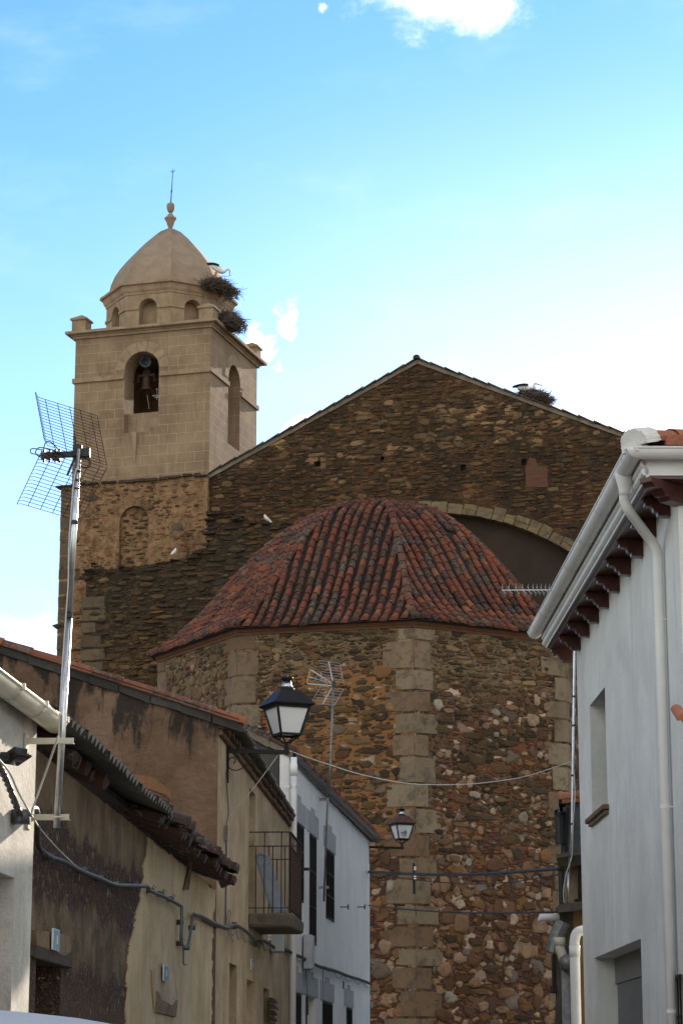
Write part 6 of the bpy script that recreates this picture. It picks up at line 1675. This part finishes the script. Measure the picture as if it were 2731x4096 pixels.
# unseen blocks added behind the white house, shaped to shade the left hand fronts
def shade_caster(label, b, h):
    t = thing('shade_house', label, 'house', (b[0][0], b[0][1], 0), 0)
    b = [Vector((x, y, 0)) for x, y in b]; e = Vector((0, 0, h))
    m = MB(); m.hexa(b, [p + e for p in b]); obj('wall', m, M_whitef, t)
    r0 = (b[0] + b[1]) / 2 + Vector((0, 0, h + .5)); r1 = (b[2] + b[3]) / 2 + Vector((0, 0, h + .5))
    m = MB(); m.solid([b[0] + e, b[3] + e, r1, r0], (0, 0, .12)); m.solid([b[1] + e, r0, r1, b[2] + e], (0, 0, .12)); obj('roof', m, M_tile_old, t)
shade_caster('unseen house shape added behind the right hand white house to shade the street', [(3.45, 32.8), (4.1, 32.8), (5.70, 37.5), (3.95, 37.5)], 7.0 + EYE)
shade_caster('taller unseen house shape added behind the small old house to shade the street', [(4.6, 39.0), (6.0, 39.0), (9.2, 56.0), (6.6, 56.0)], 9.8 + EYE)

# ------------------------------------------------------------------ cables and wires
def cable(label, paths, mat, name='cable', cat='cable', group=None):
    m = MB()
    for pts, r in paths: m.tube(pts, r, 5)
    return obj(name, m, mat, None, smooth=True, label=label, cat=cat, group=group)
k1 = lambda x, y, o=.07: P1.at(x / 1.7422, 3200 + y / 1.7422, o)
k2 = lambda x, y, o=.07: P2.at(800 + x / 2.0907, 3250 + y / 2.0907, o)
k3 = lambda x, y, o=.06: P3.at(800 + x / 2.0907, 3250 + y / 2.0907, o)
c0_ = P0h.at(86, 3268, .05)
a_ = [P0h.at(-60, 2960, .10), P0h.at(-20, 3030, .09), P0h.at(30, 3130, .07), P0h.at(60, 3210, .06), c0_]
b_ = [c0_, Vector((-1.93, 15.2, k1(200, 180).z + .0))] + [k1(x, y) for x, y in ((270, 310), (340, 390), (450, 432), (560, 492), (690, 545), (800, 590), (920, 598), (1030, 602))]
c_ = [k1(x, y) for x, y in ((1030, 602), (1050, 632), (1110, 660), (1180, 692), (1265, 740))]
m = MB(); twisted(m, resample(smooth_path(a_, 6), .03), 4, .0085, .013, .30)
twisted(m, resample(smooth_path(b_, 8), .03), 4, .0075, .0125, .30); twisted(m, resample(smooth_path(c_, 6), .03), 4, .0075, .012, .30)
dd = [[(1262, 740), (1262, 850), (1258, 960), (1270, 1015), (1300, 1015), (1318, 960), (1330, 880), (1340, 800), (1360, 800)], [(1272, 745), (1274, 860), (1270, 970), (1285, 1025), (1310, 1020), (1328, 960), (1340, 870), (1350, 810), (1380, 815)], [(1268, 740), (1268, 980), (1280, 1040), (1280, 1140), (1300, 1145)]]
for p in dd: m.tube(smooth_path([k1(*x) for x in p], 5), .0085, 6)
e_ = [k1(x, y) for x, y in ((1350, 800), (1400, 812), (1450, 838), (1490, 862), (1540, 880))] + [k2(x, y) for x, y in ((20, 885), (70, 905), (120, 940), (180, 955), (230, 970), (290, 945), (340, 965), (390, 1000), (430, 1040), (480, 1100), (530, 1078), (580, 1100), (640, 1140))]
twisted(m, resample(smooth_path(e_, 6), .04), 4, .009, .016, .36)
f_ = [k3(x, y) for x, y in ((655, 1135), (720, 1150), (780, 1185), (850, 1212), (900, 1240), (1000, 1290), (1120, 1322), (1250, 1372), (1330, 1395), (1425, 1432))]
twisted(m, resample(smooth_path(f_, 6), .05), 4, .010, .022, .45)
for x, y in ((340, 395), (570, 490), (690, 545), (800, 585), (935, 592), (1050, 630), (1120, 655), (1190, 690), (1258, 852), (1340, 890), (1255, 1000), (1300, 1030)):
    p = k1(x, y, .05); m.box(p, (.07, .035, .05)); m.tube([p, p + Vector((.03, .02, .05)), p + Vector((.05, .05, .03))], .004, 4)
for x, y in ((120, 940), (290, 945), (480, 1095)): p = k2(x, y, .05); m.box(p, (.06, .05, .09))
m.box(c0_, (.10, .09, .08)); m.box(c0_ + Vector((-.01, -.05, -.02)), (.03, .05, .05))
obj('power_cable', m, M_cable, None, smooth=True, label='thick twisted bundle of power cables running along the left hand house fronts', cat='cable')
rg = random.Random(3); m = MB()
for i in range(9):
    x = 700 + i * 82; y = 1160 + (x - 700) * .375; p = [k3(x, y, .05), k3(x + 45, y + 30 + rg.uniform(5, 45), .05), k3(x + 85 + rg.uniform(0, 30), y + 34, .05)]; m.tube(smooth_path(p, 5), .006, 4)
for i in range(7): x = 250 + i * 55; m.tube(smooth_path([k2(x, 965 + i * 25, .08), k2(x + 20, 1010 + i * 25 + rg.uniform(0, 40), .12), k2(x + 50, 990 + i * 25, .09)], 5), .006, 4)
obj('loose_wires', m, M_cable, None, label='loose thin wires looping below the twisted power cable', cat='wire')
cable('thin pale wire slanting down from the grey house corner to the twisted cable', [(smooth_path([P0h.at(-10, 3030, .12), P0h.at(40, 3090, .12), P0h.at(78, 3175, .10), P0h.at(128, 3262, .10), k1(290, 210, .12), k1(400, 335, .1), k1(530, 460, .1)], 6), .006), (smooth_path([P0h.at(234, 2945, .33), P0h.at(180, 3100, .2), P0h.at(122, 3262, .1)], 5), .006)], M_wire, 'wire', 'wire')
yb = yl + .15
cable('white wire sagging across the apse from the large lantern to the slim mast', [(smooth_path([W(x, y, lerp(yb, YQ - .6, t)) for x, y, t in ((1150, 3000, 0), (1230, 3030, .07), (1326, 3062, .15), (1450, 3100, .26), (1622, 3133, .41), (1760, 3139, .53), (1909, 3134, .66), (2081, 3110, .81), (2196, 3076, .92), (2291, 3044, 1))], 4), .0075)], M_wire, 'wire', 'wire')
cable('thin grey wire hanging diagonally below the arm of the large lantern', [(smooth_path([W(1130, 2995, yb), W(1080, 3065, lerp(yb, yl, .3)), W(1000, 3170, lerp(yb, yl, .6)), P2.at(912, 3270, .02)], 5), .005)], M_wire, 'wire', 'wire')
lk = lambda x, y: (1450 + x / 1.7422, 3200 + y / 1.7422)
def across(pts, r, y0=53.8, y1=37.8): return smooth_path([W(*lk(x, y), lerp(y0, y1, (x - 40) / 1320)) for x, y in pts], 5), r
cable('thick black cable across the apse, highest of three', [across(((40, 500), (200, 510), (360, 517), (560, 522), (760, 519), (930, 510), (1100, 499), (1240, 488), (1375, 478)), .030)], M_black, 'cable', 'cable')
cable('thin black wire across the apse just below the thick black cable', [across(((45, 508), (200, 535), (400, 560), (600, 578), (780, 585), (960, 578), (1150, 556), (1370, 518)), .011)], M_black, 'wire', 'wire')
cable('lowest black wire across the apse above the white spout', [across(((45, 735), (200, 753), (360, 767), (560, 780), (760, 787), (1000, 787), (1355, 780)), .016)], M_black, 'wire', 'wire')
ib = thing('insulator_bar', 'upright iron bar with white insulators on the granite corner of the apse', 'bracket', W(*lk(357, 650), 61.6), 0)
m = MB(); p = W(*lk(356, 440), 61.62); b = W(*lk(358, 655), 61.62); m.bar(p, b, .06, .04, up=(0, 1, 0)); obj('bar', m, M_iron, ib)
m = MB()
for y in (470, 484, 532, 548): c = W(*lk(364, y), 61.5); m.lathe([(0, -.022), (.026, -.018), (.03, .0), (.026, .018), (0, .022)], c, 10)
obj('insulators', m, M_enamelw, ib)

# ------------------------------------------------------------------ parked car, only its roof in view
car = thing('parked_car', 'silver grey parked car of which only the roof top shows at the lower left edge', 'car', (-1.27, 7.2, 0), R(2))
side = [(-2.1, .35), (-2.12, .75), (-2.0, .98), (-1.1, 1.05), (1.5, 1.05), (2.05, .98), (2.12, .7), (2.1, .35)]
m = MB(); m.solid([(-.84, y, z) for y, z in side], (1.68, 0, 0)); m.bevel(.07, 3); obj('body', m, M_car, car, smooth=False, local=True)
RZ = 1.715
m = MB(); m.hexa([(-.78, -1.95, 1.0), (.78, -1.95, 1.0), (.78, 1.35, 1.0), (-.78, 1.35, 1.0)], [(-.64, -1.5, RZ - .12), (.64, -1.5, RZ - .12), (.64, .45, RZ - .06), (-.64, .45, RZ - .06)]); m.bevel(.05, 2); obj('windows', m, M_carglass, car, local=True)
m = MB(); nx, ny = 12, 12; vs = []
for j in range(ny + 1):
    for i in range(nx + 1):
        x = -1 + 2 * i / nx; y = -1 + 2 * j / ny; rr = (abs(x) ** 3.2 + abs(y) ** 3.2) ** (1 / 3.2); vs.append(m.bm.verts.new((x * .68, -.6 + y * 1.12, RZ - .005 - .05 * x * x - .03 * y * y - .38 * max(0, -y - .45) ** 2 - .06 * max(0, rr - .85) ** 1.5)))
for j in range(ny):
    for i in range(nx): m.face([vs[j * 13 + i], vs[j * 13 + i + 1], vs[j * 13 + i + 14], vs[j * 13 + i + 13]])
m.hexa([(-.70, -1.80, RZ - .26), (.70, -1.80, RZ - .26), (.70, .75, RZ - .26), (-.70, .75, RZ - .26)], [(-.655, -1.55, RZ - .14), (.655, -1.55, RZ - .14), (.655, .46, RZ - .075), (-.655, .46, RZ - .075)])
obj('roof', m, M_car, car, smooth=False, local=True)
m = MB()
for sx in (-1, 1):
    for (ya_, yb_, za, zb2) in ((-1.95, -1.65, 1.02, RZ - .07), (-.3, -.3, 1.02, RZ - .06), (1.35, .45, 1.02, RZ - .07)): m.bar((sx * .775, ya_, za), (sx * .60, yb_, zb2 - .06), .06, .07)
obj('pillars', m, M_car, car, local=True)
for sx in (-1, 1):
    for sy in (-1.3, 1.3):
        m = MB(); m.tube([(sx * .66, sy, .32), (sx * .86, sy, .32)], .32, 24); m.bevel(.03, 2); wl_ = obj('wheel', m, M_tyre, car, local=True)
        m = MB(); m.tube([(sx * .85, sy, .32), (sx * .868, sy, .32)], .2, 18); obj('rim', m, M_rim, wl_, local=True)
    m = MB(); m.box((sx * .6, 2.06, .78), (.34, .14, .14)); m.bevel(.03, 2); obj('headlight', m, M_lampoff, car, local=True)
    m = MB(); m.box((sx * .7, -2.07, .82), (.2, .12, .2)); m.bevel(.03, 2); obj('tail_light', m, M_lred, car, local=True)

# pieces that lie apart become parts of their own
def split_pieces(o):
    me = o.data; n = len(me.vertices); par = list(range(n))
    def find(i):
        while par[i] != i: par[i] = par[par[i]]; i = par[i]
        return i
    for ed_ in me.edges: par[find(ed_.vertices[0])] = find(ed_.vertices[1])
    isl = {}
    for v in me.vertices:
        r = find(v.index); b = isl.setdefault(r, [list(v.co), list(v.co)])
        for a in range(3): b[0][a] = min(b[0][a], v.co[a]); b[1][a] = max(b[1][a], v.co[a])
    groups = [[b, [r]] for r, b in isl.items()]
    done = False
    while not done:
        done = True
        for i in range(len(groups)):
            for j in range(i + 1, len(groups)):
                A, B = groups[i][0], groups[j][0]
                gap = math.sqrt(sum(max(0, A[0][a] - B[1][a], B[0][a] - A[1][a]) ** 2 for a in range(3)))
                big = max(max(A[1][a] - A[0][a] for a in range(3)), max(B[1][a] - B[0][a] for a in range(3)))
                if gap < .02 + .1 * min(big, .5):
                    groups[i][0] = [[min(A[0][a], B[0][a]) for a in range(3)], [max(A[1][a], B[1][a]) for a in range(3)]]; groups[i][1] += groups[j][1]; groups.pop(j); done = False; break
            if not done: break
    if len(groups) < 2: return
    own = {r: g for g, (b, rs) in enumerate(groups) for r in rs}
    base = o.name.split('.')[0]
    for g in range(1, len(groups)):
        c = o.copy(); c.data = me.copy(); c.name = base; C.objects.link(c)
        bm = bmesh.new(); bm.from_mesh(c.data); bmesh.ops.delete(bm, geom=[v for v in bm.verts if own[find(v.index)] != g], context='VERTS'); bm.to_mesh(c.data); bm.free()
    bm = bmesh.new(); bm.from_mesh(me); bmesh.ops.delete(bm, geom=[v for v in bm.verts if own[find(v.index)] != 0], context='VERTS'); bm.to_mesh(me); bm.free()
for o in [x for x in C.objects if x.type == 'MESH' and x.name.split('.')[0] in ('string_course', 'wall_hooks', 'belfry_floor', 'tape', 'pipe_clip', 'gutter_bracket', 'wall_bracket', 'gutter_joint', 'window_bars', 'insulators', 'pillars', 'side_wall', 'orange_tips', 'impost_band', 'thin_pipes', 'collar_and_gap', 'eyes')]:
    nm = {'wall_hooks': 'wall_hook', 'window_bars': 'window_bar', 'insulators': 'insulator', 'pillars': 'pillar', 'orange_tips': 'orange_tip', 'thin_pipes': 'thin_pipe', 'eyes': 'eye'}
    if o.name.split('.')[0] in nm: o.name = nm[o.name.split('.')[0]]
    split_pieces(o)
